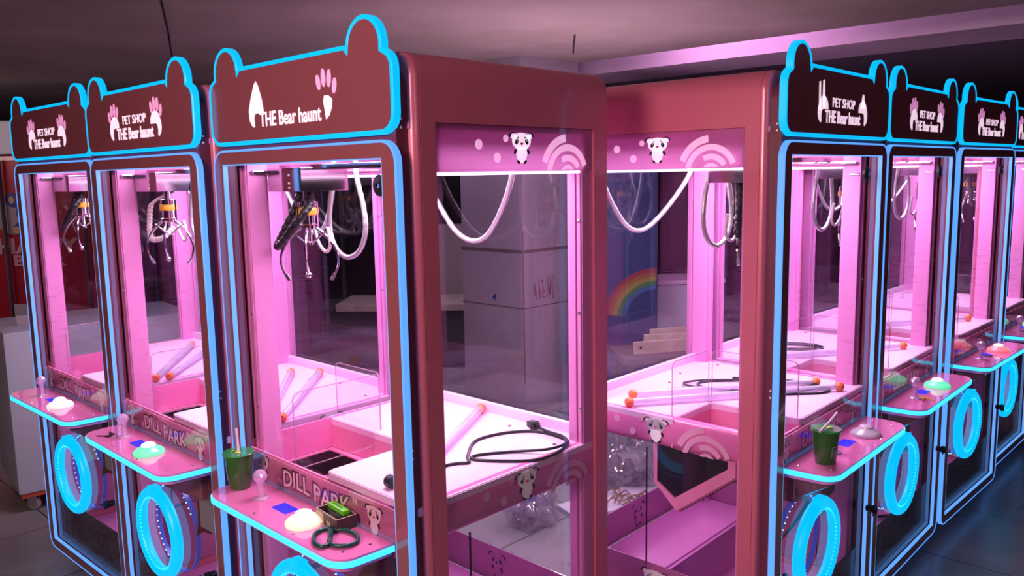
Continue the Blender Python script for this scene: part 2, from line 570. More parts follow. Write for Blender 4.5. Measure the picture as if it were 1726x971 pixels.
# crack in the plaster and a long seam further left
CRK = [(0.378, 4.747, 2.3995), (0.399, 5.108, 2.3995), (0.424, 5.476, 2.3995), (-1.488, 3.674, 2.3995), (-1.749, 4.375, 2.3995), (-2.1, 5.289, 2.3995)]
mb = MB()
mb.tube([CRK[0], CRK[1], CRK[2]], 0.006, 5, smooth=3)
structure('trim_2', mb, M['black'])
mb = MB()
mb.tube([CRK[3], CRK[4], CRK[5]], 0.004, 5)
structure('trim_3', mb, M['black'])

mb = MB(); mb.box(-14, 16, 14.0, 14.3, 0, 3)
structure('wall_back', mb, M['darkwall'])
mb = MB(); mb.box(15.0, 15.3, -6, 14, 0, 3)
structure('wall_right', mb, M['darkwall'])
mb = MB(); mb.box(-14.3, -14.0, -6, 14, 0, 3)
structure('wall_left', mb, M['darkwall'])
mb = MB(); mb.box(-14, 16, -6.3, -6.0, 0, 3)
structure('wall_front', mb, M['darkwall'])

# ------------------------------------------------------------------ the claw machine
HW = 0.40            # half width of door and sign
WW, WZ0, WZ1 = 0.351, 0.111, 1.667
BZ0, BZ1 = 0.07, 1.705
SH = 0.401           # half width of the cabinet shell
YB, YE = 0.032, 0.710
ZT = 1.893
DECK = 0.880
CX, CYY = -0.245, 0.176     # where the claw hangs

def sign_outline():
    P = []
    def arc(cx, cz, r, a0, a1, n, rz=None):
        for k in range(n+1):
            a = math.radians(a0+(a1-a0)*k/n)
            P.append((cx+r*math.cos(a), cz+(rz or r)*math.sin(a)))
    arc(-HW+0.045, 1.716+0.045, 0.045, 180, 270, 6)
    arc(HW-0.045, 1.716+0.045, 0.045, 270, 360, 6)
    arc(HW-0.045, 1.850, 0.045, 0, 48, 5)
    arc(0.302, 1.903, 0.064, -8, 176, 16, 0.066)
    P.append((0.232, 1.913))
    P.append((-0.232, 1.913))
    arc(-0.302, 1.903, 0.064, 4, 188, 16, 0.066)
    arc(-HW+0.045, 1.850, 0.045, 132, 180, 5)
    return P

def shell_outline(zb=0.07, r=0.055, hw=SH, zt=ZT):
    P = [(-hw, zb), (hw, zb)]
    for k in range(9):
        a = PI/2*k/8
        P.append((hw-r+r*math.cos(a), zt-r+r*math.sin(a)))
    for k in range(9):
        a = PI/2+PI/2*k/8
        P.append((-hw+r+r*math.cos(a), zt-r+r*math.sin(a)))
    return P

PW, PK, PN = 0, 1, 2
def panda(mb, mp_, wide=1.15):
    """a small cartoon bear print, about 1 unit tall, centred"""
    mp = lambda u, v, h: mp_(u*wide, v, h)
    mb.mi = 0
    head = ell(0, 0.20, 0.27, 0.25, 24)
    mb.prism(ell(-0.24, 0.36, 0.085, 0.10, 14), 0, 0.0006, mp)
    mb.prism(ell(0.24, 0.36, 0.085, 0.10, 14), 0, 0.0006, mp)
    mb.prism(head, 0, 0.0007, mp)
    mb.prism([(-0.17, 0.02), (0.17, 0.02), (0.16, -0.16), (0.11, -0.38), (0.04, -0.44), (-0.04, -0.44), (-0.11, -0.38), (-0.16, -0.16)][::-1], 0, 0.0008, mp)
    mb.mi = 1
    for s in (-1, 1):
        mb.prism(arcband(s*0.235, 0.35, 0.075, 0.115, -20 if s > 0 else 60, 120 if s > 0 else 200, 10), 0.0, 0.0012, mp)
        mb.prism(ell(s*0.145, 0.185, 0.045, 0.085, 14, rot=s*0.25), 0.0, 0.0014, mp)
        mb.prism(ell(s*0.105, 0.31, 0.035, 0.014, 8, rot=-s*0.6), 0.0, 0.0014, mp)
        mb.prism(ell(s*0.185, -0.10, 0.035, 0.085, 12, rot=s*0.30), 0.0, 0.0014, mp)
        mb.prism(ell(s*0.095, -0.41, 0.035, 0.065, 12, rot=-s*0.45), 0.0, 0.0014, mp)
    mb.mi = 0
    for s in (-1, 1):
        mb.prism(ell(s*0.135, 0.215, 0.013, 0.018, 8), 0.0, 0.0018, mp)
    mb.mi = 2
    mb.prism([(0, 0.075), (0.045, 0.135), (0.02, 0.165), (0, 0.15), (-0.02, 0.165), (-0.045, 0.135)], 0.0, 0.0016, mp)
    mb.mi = 0
PMATS = lambda: [M['white'], M['black'], M['nose']]

def arcs(mp, clipz):
    """concentric broken rings and loose dots rising from the lower edge of a sticker"""
    out = []
    for (r0, r1, a0, a1) in ((0.088, 0.108, 95, 158), (0.066, 0.083, 22, 170), (0.040, 0.056, 30, 118), (0.020, 0.030, 20, 160)):
        P = [(u, max(v, clipz)) for u, v in arcband(0, clipz-0.018, r0, r1, a0, a1, 16)]
        out.append(('arc_print', P))
    for (u, v, r) in ((-0.19, 0.02, 0.007), (-0.23, 0.045, 0.009), (-0.26, 0.0, 0.012), (-0.32, 0.03, 0.012)):
        out.append(('dot_print', ell(u, v+clipz+0.03, r, r, 12)))
    return out

def build_meshes():
    G = {}
    # --- cabinet shell: arch-shaped outer skin, windows cut in both sides
    mb = MB()
    so = shell_outline()
    # front lip (soft ridge) running round the arch
    def ring_at(d, y, poly=so):
        q = inset(poly, d)
        return [(u, y, v) for u, v in q]
    loops = [ring_at(0.035, YB), ring_at(0.012, YB+0.001), ring_at(0.004, YB+0.005), ring_at(0.0, YB+0.013), ring_at(0.0, YB+0.020), ring_at(0.0015, YB+0.0205), ring_at(0.0015, YB+0.022), ring_at(0.0, YB+0.0225)]
    mb.loft(loops, caps=False)
    # top box
    top = [p for p in so if p[1] > 1.7]
    tb = [(SH, 1.742)] + top + [(-SH, 1.742)]
    mb.prism(tb, YB+0.0225, YE, lambda u, v, h: (u, h, v))
    for s in (-1, 1):
        x0, x1 = (s*SH, s*(SH-0.02))
        o = [(YB+0.0225, 0.07), (YE, 0.07), (YE, 1.742), (YB+0.0225, 1.742)]
        i = [(0.096, 0.16), (0.654, 0.16), (0.654, 1.742), (0.096, 1.742)]
        mp = (lambda u, v, h: (h, u, v))
        xa, xb = min(x0, x1), max(x0, x1)
        # stiles and bottom rail
        mb.box(xa, xb, YB+0.0225, 0.096, 0.07, 1.742)
        mb.box(xa, xb, 0.654, YE, 0.07, 1.742)
        mb.box(xa, xb, 0.096, 0.654, 0.07, 0.16)
    mb.box(-SH+0.02, SH-0.02, 0.06, YE-0.002, 0.07, 0.105)
    G['cabinet_shell'] = (mb.mesh('cabinet_shell', M['paint'], True), )
    # --- dark recess between door and shell
    mb = MB()
    mb.ringprism(rrect(-0.385, 0.385, 0.085, 1.86, 0.05), rrect(-0.362, 0.362, 0.105, 1.70, 0.02), 0.0005, YB+0.001, lambda u, v, h: (u, h, v))
    for s in (-1, 1):
        pass
    G['door_jamb'] = (mb.mesh('door_jamb', M['recess'], True), )
    for s, nm in ((-1, 'l'), (1, 'r')):
        mb = MB()
        mb.lathe([(r, s*h) for r, h in [(0.0, 0.0), (0.003, 0.0), (0.003, 0.002), (0, 0.003)]], (s*0.385, 0.013, 0), 10, 'x')
        G['rivet_'+nm] = (mb.mesh('rivet', M['white'], True), )
    # --- corner posts
    mb = MB()
    mb.box(-0.026, 0.026, -0.030, 0.030, 0.11, 1.742, 0.003)
    mb.box(-0.006, 0.006, -0.036, 0.036, 0.11, 1.742, 0.002)
    mb.box(0.010, 0.022, -0.034, 0.034, 0.11, 1.742, 0.002)
    G['corner_post'] = (mb.mesh('corner_post', M['inner']), )
    mb = MB()
    mb.lathe([(0, 0), (0.0045, 0), (0.004, -0.002), (0, -0.003)], (0.016, -0.034, 0), 10, 'y')
    G['post_screw'] = (mb.mesh('post_screw', M['steel'], True), )
    # --- back frame
    mb = MB()
    mb.box(-0.392, 0.392, 0.672, YE-0.003, 0.105, 0.16)
    for s in (-1, 1):
        xa, xb = sorted((s*0.392, s*0.345))
        mb.box(xa, xb, 0.684, YE-0.003, 0.16, 1.742)
    for s in (-1, 1):
        mb.box(s*0.372-0.008, s*0.372+0.008, 0.680, 0.684, 0.2, 1.60, 0.001)
    G['back_frame'] = (mb.mesh('back_frame', M['inner']), )
    # --- top inner ceiling
    mb = MB()
    mb.box(-0.392, 0.392, 0.03, 0.69, 1.728, 1.7415)
    G['inner_ceiling'] = (mb.mesh('inner_ceiling', M['inner']), )
    # --- play deck with the chute opening cut out of its left front part
    z0, z1 = 0.862, DECK
    for key, xh, yh in (('wide', 0.020, 0.300), ('narrow', -0.155, 0.320)):
        mb = MB()
        P = [(xh, 0.040), (xh+0.004, 0.028), (xh+0.014, 0.022), (0.390, 0.022), (0.390, 0.678), (-0.390, 0.678), (-0.390, yh), (xh, yh)]
        mb.prism(P, z0, z1, lambda u, v, h: (u, v, h))
        mb.prism(inset(P, 0.003), z1, z1+0.002, lambda u, v, h: (u, v, h))
        mb.box(-0.390, 0.390, 0.662, 0.680, DECK-0.001, 0.912, 0.003)
        G['play_deck_'+key] = (mb.mesh('play_deck', M['deckm'], True), )
        mb = MB()
        mb.box(xh, xh+0.006, 0.022, yh, 0.79, 0.862)
        mb.box(-0.390, xh+0.006, yh, yh+0.006, 0.79, 0.862)
        mb.box(-0.378, -0.372, 0.022, yh, 0.79, 0.878)
        mb.box(-0.378, xh, 0.022, 0.028, 0.765, 0.862)
        mb.ringprism([(-0.378, 0.022), (xh, 0.022), (xh, yh), (-0.378, yh)], [(-0.356, 0.040), (xh-0.018, 0.040), (xh-0.018, yh-0.018), (-0.356, yh-0.018)], 0.784, 0.789, lambda u, v, h: (u, v, h))
        G['prize_chute_'+key] = (mb.mesh('prize_chute', M['hole']), )
    mb = MB()
    mb.lathe([(0, 0), (0.006, 0), (0.0055, 0.003), (0.002, 0.006), (0, 0.006)], (0, 0, DECK), 12)
    G['deck_screw'] = (mb.mesh('deck_screw', M['redm'], True), )
    prof = [(0.395, 0.790), (0.392, 0.665), (0.310, 0.588), (0.115, 0.742), (0.115, 0.790)]
    mb = MB()
    pin = [(0.380, 0.790), (0.380, 0.668), (0.318, 0.628), (0.140, 0.762), (0.140, 0.790)]
    mb.ringprism(prof[::-1], pin[::-1], -0.382, -0.374, lambda u, v, h: (h, u, v))
    for (a, b) in zip(prof, prof[1:]):
        d = (Vector(b)-Vector(a)).normalized()
        nrm = Vector((-d.y, d.x)) * 0.005
        q = [a, b, (b[0]+nrm.x, b[1]+nrm.y), (a[0]+nrm.x, a[1]+nrm.y)]
        mb.prism(q, -0.374, -0.165, lambda u, v, h: (h, u, v))
    mb.prism(prof, -0.165, -0.160, lambda u, v, h: (h, u, v))
    G['chute_rim'] = (mb.mesh('chute_rim', M['hole']), )
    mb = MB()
    mb.prism(pin, -0.376, -0.365, lambda u, v, h: (h, u, v))  # black plate and liner stand in for the dark of the open duct
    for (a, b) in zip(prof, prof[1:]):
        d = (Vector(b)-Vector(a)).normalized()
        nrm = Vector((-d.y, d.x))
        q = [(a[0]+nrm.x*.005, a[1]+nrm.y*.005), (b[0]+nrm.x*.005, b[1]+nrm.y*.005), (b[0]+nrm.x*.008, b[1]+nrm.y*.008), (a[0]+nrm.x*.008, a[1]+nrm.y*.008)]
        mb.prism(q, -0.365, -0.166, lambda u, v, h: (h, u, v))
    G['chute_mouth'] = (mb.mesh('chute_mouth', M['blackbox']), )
    # --- acrylic guards
    def guard(P, mp):
        g = MB(); g.prism(inset(P, 0.0012), 0.0002, 0.0028, mp)
        e = MB(); e.ringprism(P, inset(P, 0.0022), 0, 0.003, mp)
        return g, e
    g, e = guard(rrect(-0.378, -0.152, 0.84, 1.055, 0.02, corners=(0, 0, 1, 1)), lambda u, v, h: (u, 0.330+h, v))
    G['chute_guard_back'] = (g.mesh('chute_guard', M['acrylic']), )
    G['chute_guard_back_edge'] = (e.mesh('sheet_edge', M['acredge']), )
    g, e = guard(rrect(0.035, 0.325, 0.84, 1.055, 0.02, corners=(0, 0, 1, 1)), lambda u, v, h: (-0.147+h, u, v))
    G['chute_guard_side'] = (g.mesh('chute_guard', M['acrylic']), )
    G['chute_guard_side_edge'] = (e.mesh('sheet_edge', M['acredge']), )
    # --- lower cabin: raised floor at the back, low floor in front
    mb = MB()
    mb.box(-0.385, 0.385, 0.437, 0.672, 0.105, 0.306, 0.002)
    mb.box(-0.385, 0.385, 0.030, 0.437, 0.105, 0.135, 0.002)
    mb.box(-0.385, 0.385, 0.425, 0.437, 0.135, 0.300, 0.001)
    G['prize_floor'] = (mb.mesh('prize_floor', M['inner']), )
    # --- stickers: upper band, deck-level beam, low band on both sides; back ones too
    for nm, mp, s in (('right', RIGHT, 1), ('left', LEFT, -1)):
        x = s*0.3905
        for k, (za, zb, th, mt) in {'top': (1.636, 1.741, 0.004, 'bandtop'), 'beam': (0.786, 0.883, 0.004, 'band'), 'low': (0.161, 0.396, 0.003, 'bandlow')}.items():
            mb = MB()
            xa, xb = sorted((x, s*0.3935))
            if k == 'beam':
                # a rounded sticker-covered rail
                cy_, pts = 0.0, []
                for q in range(9):
                    a = -PI/2 + PI*q/8
                    pts.append((0.3780+0.0155*math.cos(a)*1.0, (za+zb)/2+(zb-za)/2*math.sin(a)))
                pts = [(0.366, za)] + pts + [(0.366, zb)]
                L0 = [(s*u, 0.060, v) for u, v in pts]
                L1 = [(s*u, 0.655, v) for u, v in pts]
                mb.loft([L0, L1])
            else:
                mb.box(xa, xb, 0.070, 0.655, za, zb)
            G['panda_band_'+nm+'_'+k] = (mb.mesh('panda_band', M[mt], k == 'beam'), )
        # prints
        face = 0.3938
        for k, zc, hh in (('top', 1.690, 0.082), ('beam', 0.835, 0.084), ('low', 0.33, 0.10)):
            mb = MB()
            panda(mb, mp(s*face, 0.378, zc, hh), 1.5)
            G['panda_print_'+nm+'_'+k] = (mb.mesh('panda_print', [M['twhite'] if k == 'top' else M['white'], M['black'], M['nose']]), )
        for k, zc in (('top', 1.636), ('beam', 0.786)):
            m0 = mp(s*face, 0.378, zc)
            for q, (pn, P) in enumerate(arcs(None, 0.001)):
                mb = MB(); mb.prism(P, 0, 0.0005, (lambda u, v, h, m0=m0: m0(u+0.175, v, h)))
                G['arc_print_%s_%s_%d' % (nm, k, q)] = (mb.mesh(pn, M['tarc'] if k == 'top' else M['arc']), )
    mb = MB(); mb.box(-0.36, 0.36, 0.698, 0.702, 1.636, 1.741)
    G['panda_band_back_top'] = (mb.mesh('panda_band', M['bandtop']), )
    mb = MB(); mb.box(-0.36, 0.36, 0.684, 0.688, 0.300, 0.421)
    G['panda_band_back_low'] = (mb.mesh('panda_band', M['bandlow']), )
    mb = MB(); panda(mb, FRONT(-0.03, 0.6835, 0.36, 0.095))
    G['panda_print_back'] = (mb.mesh('panda_print', [M['bandlow'], M['black'], M['black']]), )
    # --- windows
    mb = MB(); mb.box(-0.347, 0.347, 0.002, 0.006, 0.107, 1.672)
    G['front_window'] = (mb.mesh('front_window', M['glass']), )
    for nm, s in (('left', -1), ('right', 1)):
        mb = MB()
        xa, xb = sorted((s*0.3945, s*0.3985))
        mb.box(xa, xb, 0.080, 0.650, 0.150, 1.741)
        G['side_window_'+nm] = (mb.mesh('side_window', M['glass']), )
    mb = MB(); mb.box(-0.350, 0.350, 0.6925, 0.696, 0.155, 1.741)
    G['back_window'] = (mb.mesh('back_window', M['glass']), )
    # dark seam of the lower side panes
    for nm, s, yy in (('left', -1, 0.412), ('right', 1, 0.175)):
        mb = MB()
        mb.box(s*0.3915-0.002, s*0.3915+0.002, yy-0.0018, yy+0.0018, 0.16, 0.775)
        G['pane_seam_'+nm] = (mb.mesh('pane_seam', M['black']), )
    # --- door frame and its light strips
    mapd = lambda u, v, h: (u, h, v)
    oo = rrect(-HW+0.006, HW-0.006, BZ0+0.006, BZ1-0.006, 0.045)
    ii = rrect(-WW, WW, WZ0, WZ1, 0.002)
    mb = MB(); mb.ringprism(oo, ii, -0.015, 0.0, mapd)
    G['door_frame'] = (mb.mesh('door_frame', M['door']), )
    mb = MB()
    o1 = rrect(-HW, HW, BZ0, BZ1, 0.05)
    prof_strip(mb, o1, 0.0062, -0.0165, 0.0015, mapd)
    G['neon_outer'] = (mb.mesh('neon_strip', M['neonb'], True), )
    mb = MB()
    i1 = rrect(-WW-0.001, WW+0.001, WZ0-0.001, WZ1+0.001, 0.002)
    mb.ringprism(i1, inset(i1, 0.0040), -0.0145, -0.0020, mapd)
    G['neon_inner'] = (mb.mesh('neon_strip', M['neoni']), )
    # --- sign
    so_ = sign_outline()
    mb = MB(); mb.prism(inset(so_, 0.006), -0.0150, 0.002, mapd)
    G['sign_board'] = (mb.mesh('sign_board', M['sign']), )
    mb = MB(); prof_strip(mb, so_, 0.0105, -0.0165, 0.003, mapd)
    G['neon_outline'] = (mb.mesh('neon_outline', M['neonc'], True), )
    # bear-paw logo and lettering
    fm = FRONT(0, -0.0150, 0)
    def pad(mb, s, cx=0.155):
        # half-pad cut away on the inner lower side
        P = [(0.036, -0.002), (0.034, 0.014), (0.024, 0.028), (0.008, 0.035), (-0.010, 0.033), (-0.024, 0.022), (-0.034, 0.002), (-0.036, -0.014), (-0.030, -0.030), (-0.016, -0.040), (-0.012, -0.036), (-0.014, -0.022), (-0.010, -0.006), (0.0, -0.002)]
        P = [(cx*s + (-u if s > 0 else u), 1.797 + v) for u, v in P]
        mb.prism(P, 0, 0.0012, fm)
    def toes(mb, s, cx=0.155, which=(0, 1, 2, 3), h=1.0):
        T = [(-0.036, 0.034, 0.20, 0.018), (-0.016, 0.052, 0.08, 0.020), (0.006, 0.055, -0.06, 0.021), (0.027, 0.046, -0.22, 0.018)]
        for k in which:
            u, v, rot, l = T[k]
            mb.prism(ell(cx*s + (-u if s > 0 else u), 1.797+v, 0.0085, l*h, 14, rot=(-rot if s > 0 else rot)), 0, 0.0012, fm)
    for sd, nm in ((-1, 'l'), (1, 'r')):
        mb = MB(); pad(mb, sd)
        G['paw_'+nm] = (mb.mesh('paw_print', M['signwhite']), )
        for k in range(4):
            mb = MB(); toes(mb, sd, 0.155, (k,))
            G['toe_%s%d' % (nm, k)] = (mb.mesh('toe_print', M['signpink']), )
    mb = MB()
    mb.prism([(-0.176, 1.760), (-0.165, 1.757), (-0.166, 1.782), (-0.160, 1.791), (-0.118, 1.792), (-0.124, 1.822), (-0.139, 1.858), (-0.150, 1.871), (-0.160, 1.860), (-0.176, 1.832), (-0.190, 1.800), (-0.188, 1.775)][::-1], 0, 0.0012, fm)
    G['near_l'] = (mb.mesh('paw_print', M['signwhite']), )
    mb = MB()
    mb.prism([(0.146, 1.800), (0.150, 1.778), (0.154, 1.759), (0.168, 1.768), (0.178, 1.785), (0.180, 1.803), (0.165, 1.812), (0.150, 1.812)], 0, 0.0012, fm)
    G['near_r'] = (mb.mesh('paw_print', M['signwhite']), )
    mb = MB(); pad(mb, -1)
    G['far_l'] = (mb.mesh('paw_print', M['signwhite']), )
    for k, P in enumerate(([(-0.184, 1.79), (-0.172, 1.79), (-0.178, 1.87), (-0.186, 1.868)], [(-0.160, 1.80), (-0.142, 1.80), (-0.150, 1.876), (-0.159, 1.874)], [(0.135, 1.81), (0.170, 1.81), (0.160, 1.850), (0.150, 1.852)])):
        mb = MB(); mb.prism(P, 0, 0.0012, fm)
        G['far_toe%d' % k] = (mb.mesh('toe_print', M['signwhite']), )
    G['lettering'] = (text_mesh('THE Bear haunt', 0.272, 0.036, 0.0012, 0.018, lambda u, q, h: (-0.138+u, -0.0150-h, 1.757+q), 'lettering', M['signwhite']), )
    G['lettering_small'] = (text_mesh('PET SHOP', 0.172, 0.027, 0.0012, 0.008, lambda u, q, h: (-0.086+u, -0.0150-h, 1.803+q), 'lettering', M['signwhite']), )
    # --- control shelf
    def shelf_outline(d=0.0):
        L = [(-0.332+d, -0.001), (-0.326+d, -0.045)]
        r = 0.050
        xf, yf = 0.292, 0.150
        P = []
        # left side and rounded front corners
        P.append((-0.325+d, 0.0)); P.append((-0.322+d, -0.05+0.0))
        for k in range(9):
            a = math.radians(184+86*k/8)
            P.append((-0.258+(r+0.010-d)*math.cos(a), -yf+r+(r-d)*math.sin(a)))
        for k in range(9):
            a = math.radians(270+86*k/8)
            P.append((0.258+(r+0.010-d)*math.cos(a), -yf+r+(r-d)*math.sin(a)))
        P.append((0.322-d, -0.05)); P.append((0.325-d, 0.0))
        return P
    so1 = shelf_outline(0.0)
    up = lambda u, v, h: (u, v, h)
    mb = MB(); mb.prism(shelf_outline(0.004), 0.781, 0.787, up)
    mb.prism(shelf_outline(0.012), 0.755, 0.768, up)
    G['control_shelf'] = (mb.mesh('control_shelf', M['ctrl']), )
    mb = MB(); mb.ringprism(so1, [(u*0.965, v*0.94) for u, v in so1], 0.768, 0.7815, up)
    G['shelf_neon'] = (mb.mesh('neon_edge', M['neons'], False), )
    mb = MB()
    mb.loft([[(-0.285, -0.012, 0.755), (0.285, -0.012, 0.755), (0.262, -0.125, 0.755), (-0.262, -0.125, 0.755)],
             [(-0.275, -0.012, 0.735), (0.275, -0.012, 0.735), (0.250, -0.110, 0.735), (-0.250, -0.110, 0.735)],
             [(-0.235, -0.012, 0.672), (0.235, -0.012, 0.672), (0.205, -0.028, 0.672), (-0.205, -0.028, 0.672)]])
    mb.box(-0.26, 0.26, -0.012, 0.05, 0.66, 0.755, 0.006)
    G['shelf_bracket'] = (mb.mesh('shelf_bracket', M['door']), )
    mb = MB()
    mb.lathe([(0, 0), (0.0036, 0), (0.003, 0.0018), (0, 0.002)], (0, 0, 0.787), 10)
    G['shelf_screw'] = (mb.mesh('shelf_screw', M['chrome'], True), )
    mb = MB()
    mb.lathe([(0, 0), (0.022, 0), (0.021, 0.003), (0.010, 0.006), (0.0085, 0.010), (0.0085, 0.040), (0.012, 0.042), (0.012, 0.046), (0, 0.046)], (0, 0, 0), 20)
    G['joystick'] = (mb.mesh('joystick', M['crystal'], True), )
    mb = MB()
    bmesh.ops.create_icosphere(mb.bm, subdivisions=2, radius=0.019, matrix=Matrix.Translation((0, 0, 0.062)))
    G['knob_ball'] = (mb.mesh('knob_ball', M['crystal']), )
    mb = MB()
    mb.lathe([(0, 0), (0.046, 0), (0.047, 0.004), (0.045, 0.009), (0.038, 0.015), (0.026, 0.020), (0.023, 0.024), (0, 0.025)], (0, 0, 0), 32)
    G['push_button'] = (mb.mesh('push_button', M['btn_off'], True), )
    mb = MB()
    mb.lathe([(0, 0.024), (0.022, 0.024), (0.020, 0.030), (0.012, 0.034), (0, 0.035)], (0, 0, 0), 24)
    G['button_crown'] = (mb.mesh('button_crown', M['btn_off'], True), )
    mb = MB()
    mb.prism([(-0.034, -0.020), (0.034, -0.020), (0.034, 0.020), (-0.034, 0.020)], 0, 0.0008, UP(0, 0, 0))
    G['display'] = (mb.mesh('display', M['blue']), )
    # --- name strip behind the front glass
    mb = MB(); mb.box(-0.346, 0.346, 0.010, 0.014, 0.765, 0.862, 0.001)
    G['name_strip'] = (mb.mesh('name_strip', M['strip']), )
    mb = MB()
    panda(mb, FRONT(-0.276, 0.0098, 0.822, 0.084)); panda(mb, FRONT(0.236, 0.0098, 0.812, 0.084))
    G['panda_print_name'] = (mb.mesh('panda_print', [M['lilac'], M['black'], M['nose']]), )
    def name_text(z, hh, width, x0, mt_o, mt_l, key):
        tilt = lambda u, q: 0.006*math.sin(u*22) + 0.0
        G[key+'_outline'] = (text_mesh('DILL PARK', width, hh*1.20, 0.0006, 0.10, lambda u, q, h: (x0-0.006+u*1.035, 0.0098-h, z-0.003+q+tilt(u, q)), 'lettering_outline', mt_o), )
        G[key+'_letters'] = (text_mesh('DILL PARK', width*0.98, hh, 0.0006, 0.012, lambda u, q, h: (x0+0.002+u, 0.0090-h, z+0.001+q+tilt(u, q)), 'lettering', mt_l), )
        a = MB()
        for (u, v) in ((x0-0.022, z+0.006), (x0-0.012, z+0.004), (x0+width+0.012, z+hh-0.004), (x0+width+0.022, z+hh-0.006)):
            a.prism([(u-0.0035, v+0.012), (u+0.0035, v+0.012), (u+0.0015, v), (u-0.003, v)][::-1], 0, 0.0013, FRONT(0, 0.0098, 0))
        G[key+'_quotes'] = (a.mesh('quote_marks', mt_l), )
    name_text(0.796, 0.046, 0.315, -0.170, M['outline'], M['lilac'], 'name')
    mb = MB(); mb.box(-0.346, 0.346, 0.010, 0.014, 0.112, 0.308, 0.001)
    G['name_strip_low'] = (mb.mesh('name_strip', M['striplow']), )
    name_text(0.165, 0.085, 0.40, -0.20, M['black'], M['dimlet'], 'low')
    mb = MB()
    panda(mb, FRONT(-0.288, 0.0098, 0.215, 0.14))
    G['panda_print_low'] = (mb.mesh('panda_print', [M['dimlet'], M['black'], M['black']]), )
    # --- prize ring; band and dots behind imitate its reflection in the glass
    mb = MB()
    cxr, czr, R = -0.076, 0.460, 0.157
    pts = [(cxr+(R-0.019)*math.cos(a), -0.010, czr+(R-0.019)*math.sin(a)) for a in [2*PI*k/64 for k in range(64)]]
    mb.tube(pts, 0.019, 14, closed=True)
    mb.box(cxr-0.024, cxr+0.024, -0.030, 0.001, czr+R-0.028, czr+R+0.006, 0.004)
    G['prize_ring'] = (mb.mesh('prize_ring', M['ring'], True), )
    mb = MB()
    for k in range(56):
        a = 2*PI*k/56
        bmesh.ops.create_icosphere(mb.bm, subdivisions=1, radius=0.0028, matrix=Matrix.Translation((cxr+(R-0.036)*math.cos(a), -0.022, czr+(R-0.036)*math.sin(a))))
    G['ring_dots'] = (mb.mesh('led_dots_and_mirrored', M['neons']), )
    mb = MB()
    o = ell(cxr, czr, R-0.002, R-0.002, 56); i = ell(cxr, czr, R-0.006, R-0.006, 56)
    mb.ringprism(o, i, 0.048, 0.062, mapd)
    G['mirrored_band'] = (mb.mesh('ring_reflection', M['ringdim'], True), )
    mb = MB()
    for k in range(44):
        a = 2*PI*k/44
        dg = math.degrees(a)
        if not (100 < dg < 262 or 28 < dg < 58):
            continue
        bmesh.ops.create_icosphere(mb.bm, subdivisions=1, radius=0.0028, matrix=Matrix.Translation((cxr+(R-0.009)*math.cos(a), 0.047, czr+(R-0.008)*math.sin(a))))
    G['mirrored_dots'] = (mb.mesh('led_dots_and_mirrored', M['dot']), )
    # --- payout box behind the door
    mb = MB()
    mb.box(0.175, 0.285, 0.075, 0.185, 0.505, 0.650, 0.01)
    G['payout_box'] = (mb.mesh('payout_box', M['blackbox']), )
    mb = MB()
    mb.loft([[(0.120, 0.045, 0.520), (0.175, 0.075, 0.495), (0.175, 0.150, 0.495), (0.130, 0.120, 0.525)],
             [(0.120, 0.045, 0.640), (0.175, 0.075, 0.660), (0.175, 0.150, 0.660), (0.130, 0.120, 0.640)]])
    G['payout_hood'] = (mb.mesh('payout_hood', M['grey']), )
    mb = MB()
    mb.prism([(0.040, 0.655), (0.052, 0.655), (0.056, 0.560), (0.082, 0.480), (0.050, 0.500), (0.030, 0.490), (0.040, 0.540)], 0.110, 0.121, lambda u, v, h: (h, u, v))
    G['red_flap'] = (mb.mesh('red_flap', M['redm']), )
    mb = MB()
    mb.tube([(0.30, 0.10, 0.14), (0.12, 0.20, 0.15), (-0.08, 0.12, 0.145), (0.02, 0.30, 0.15), (0.28, 0.24, 0.145)], 0.007, 8, smooth=6)
    mb.tube([(0.24, 0.13, 0.51), (0.20, 0.20, 0.36), (0.05, 0.30, 0.22), (0.0, 0.34, 0.15)], 0.006, 8, smooth=6)
    G['power_lead'] = (mb.mesh('power_lead', M['rubber'], True), )
    # --- latch on the door, hinge knob at the top right
    mb = MB()
    mb.lathe([(0, 0), (0.012, 0), (0.012, 0.018), (0.009, 0.022), (0, 0.022)], (0.338, -0.036, 0.455), 16, 'y')
    mb.box(0.334, 0.342, -0.052, -0.036, 0.44, 0.47, 0.002)
    mb.tube([(0.338, -0.045, 0.452), (0.300, -0.050, 0.448)], 0.003, 6)
    G['door_latch'] = (mb.mesh('door_latch', M['blackbox'], True), )
    mb = MB()
    mb.lathe([(0, 0.0), (0.021, 0.0), (0.024, 0.002), (0.024, 0.010), (0.021, 0.012), (0, 0.012)], (0.302, 0.012, 1.608), 20, 'y')
    G['lock_knob'] = (mb.mesh('lock_knob', M['rubber'], True), )
    mb = MB()
    mb.lathe([(0, 0), (0.005, 0), (0.005, -0.03), (0, -0.03)], (0.300, 0.07, 1.606), 12, 'y')
    mb.lathe([(0, 0.010), (0.006, 0.010), (0.004, 0.006), (0, 0.006)], (0.302, 0.0, 1.608), 12, 'y')
    G['lock_shaft'] = (mb.mesh('lock_shaft', M['chrome'], True), )
    # --- gantry
    mb = MB()
    mb.box(-0.34, 0.34, 0.150, 0.160, 1.650, 1.664, 0.002)
    mb.box(-0.34, 0.34, 0.195, 0.205, 1.650, 1.664, 0.002)
    mb.box(-0.335, -0.325, 0.06, 0.66, 1.640, 1.650, 0.002)
    mb.box(0.325, 0.335, 0.06, 0.66, 1.640, 1.650, 0.002)
    G['gantry_rail'] = (mb.mesh('gantry_rail', M['chrome']), )
    mb = MB()
    mb.box(CX-0.075, CX+0.095, CYY-0.075, CYY+0.075, 1.592, 1.655, 0.0015)
    G['carriage'] = (mb.mesh('carriage', M['chrome']), )
    mb = MB()
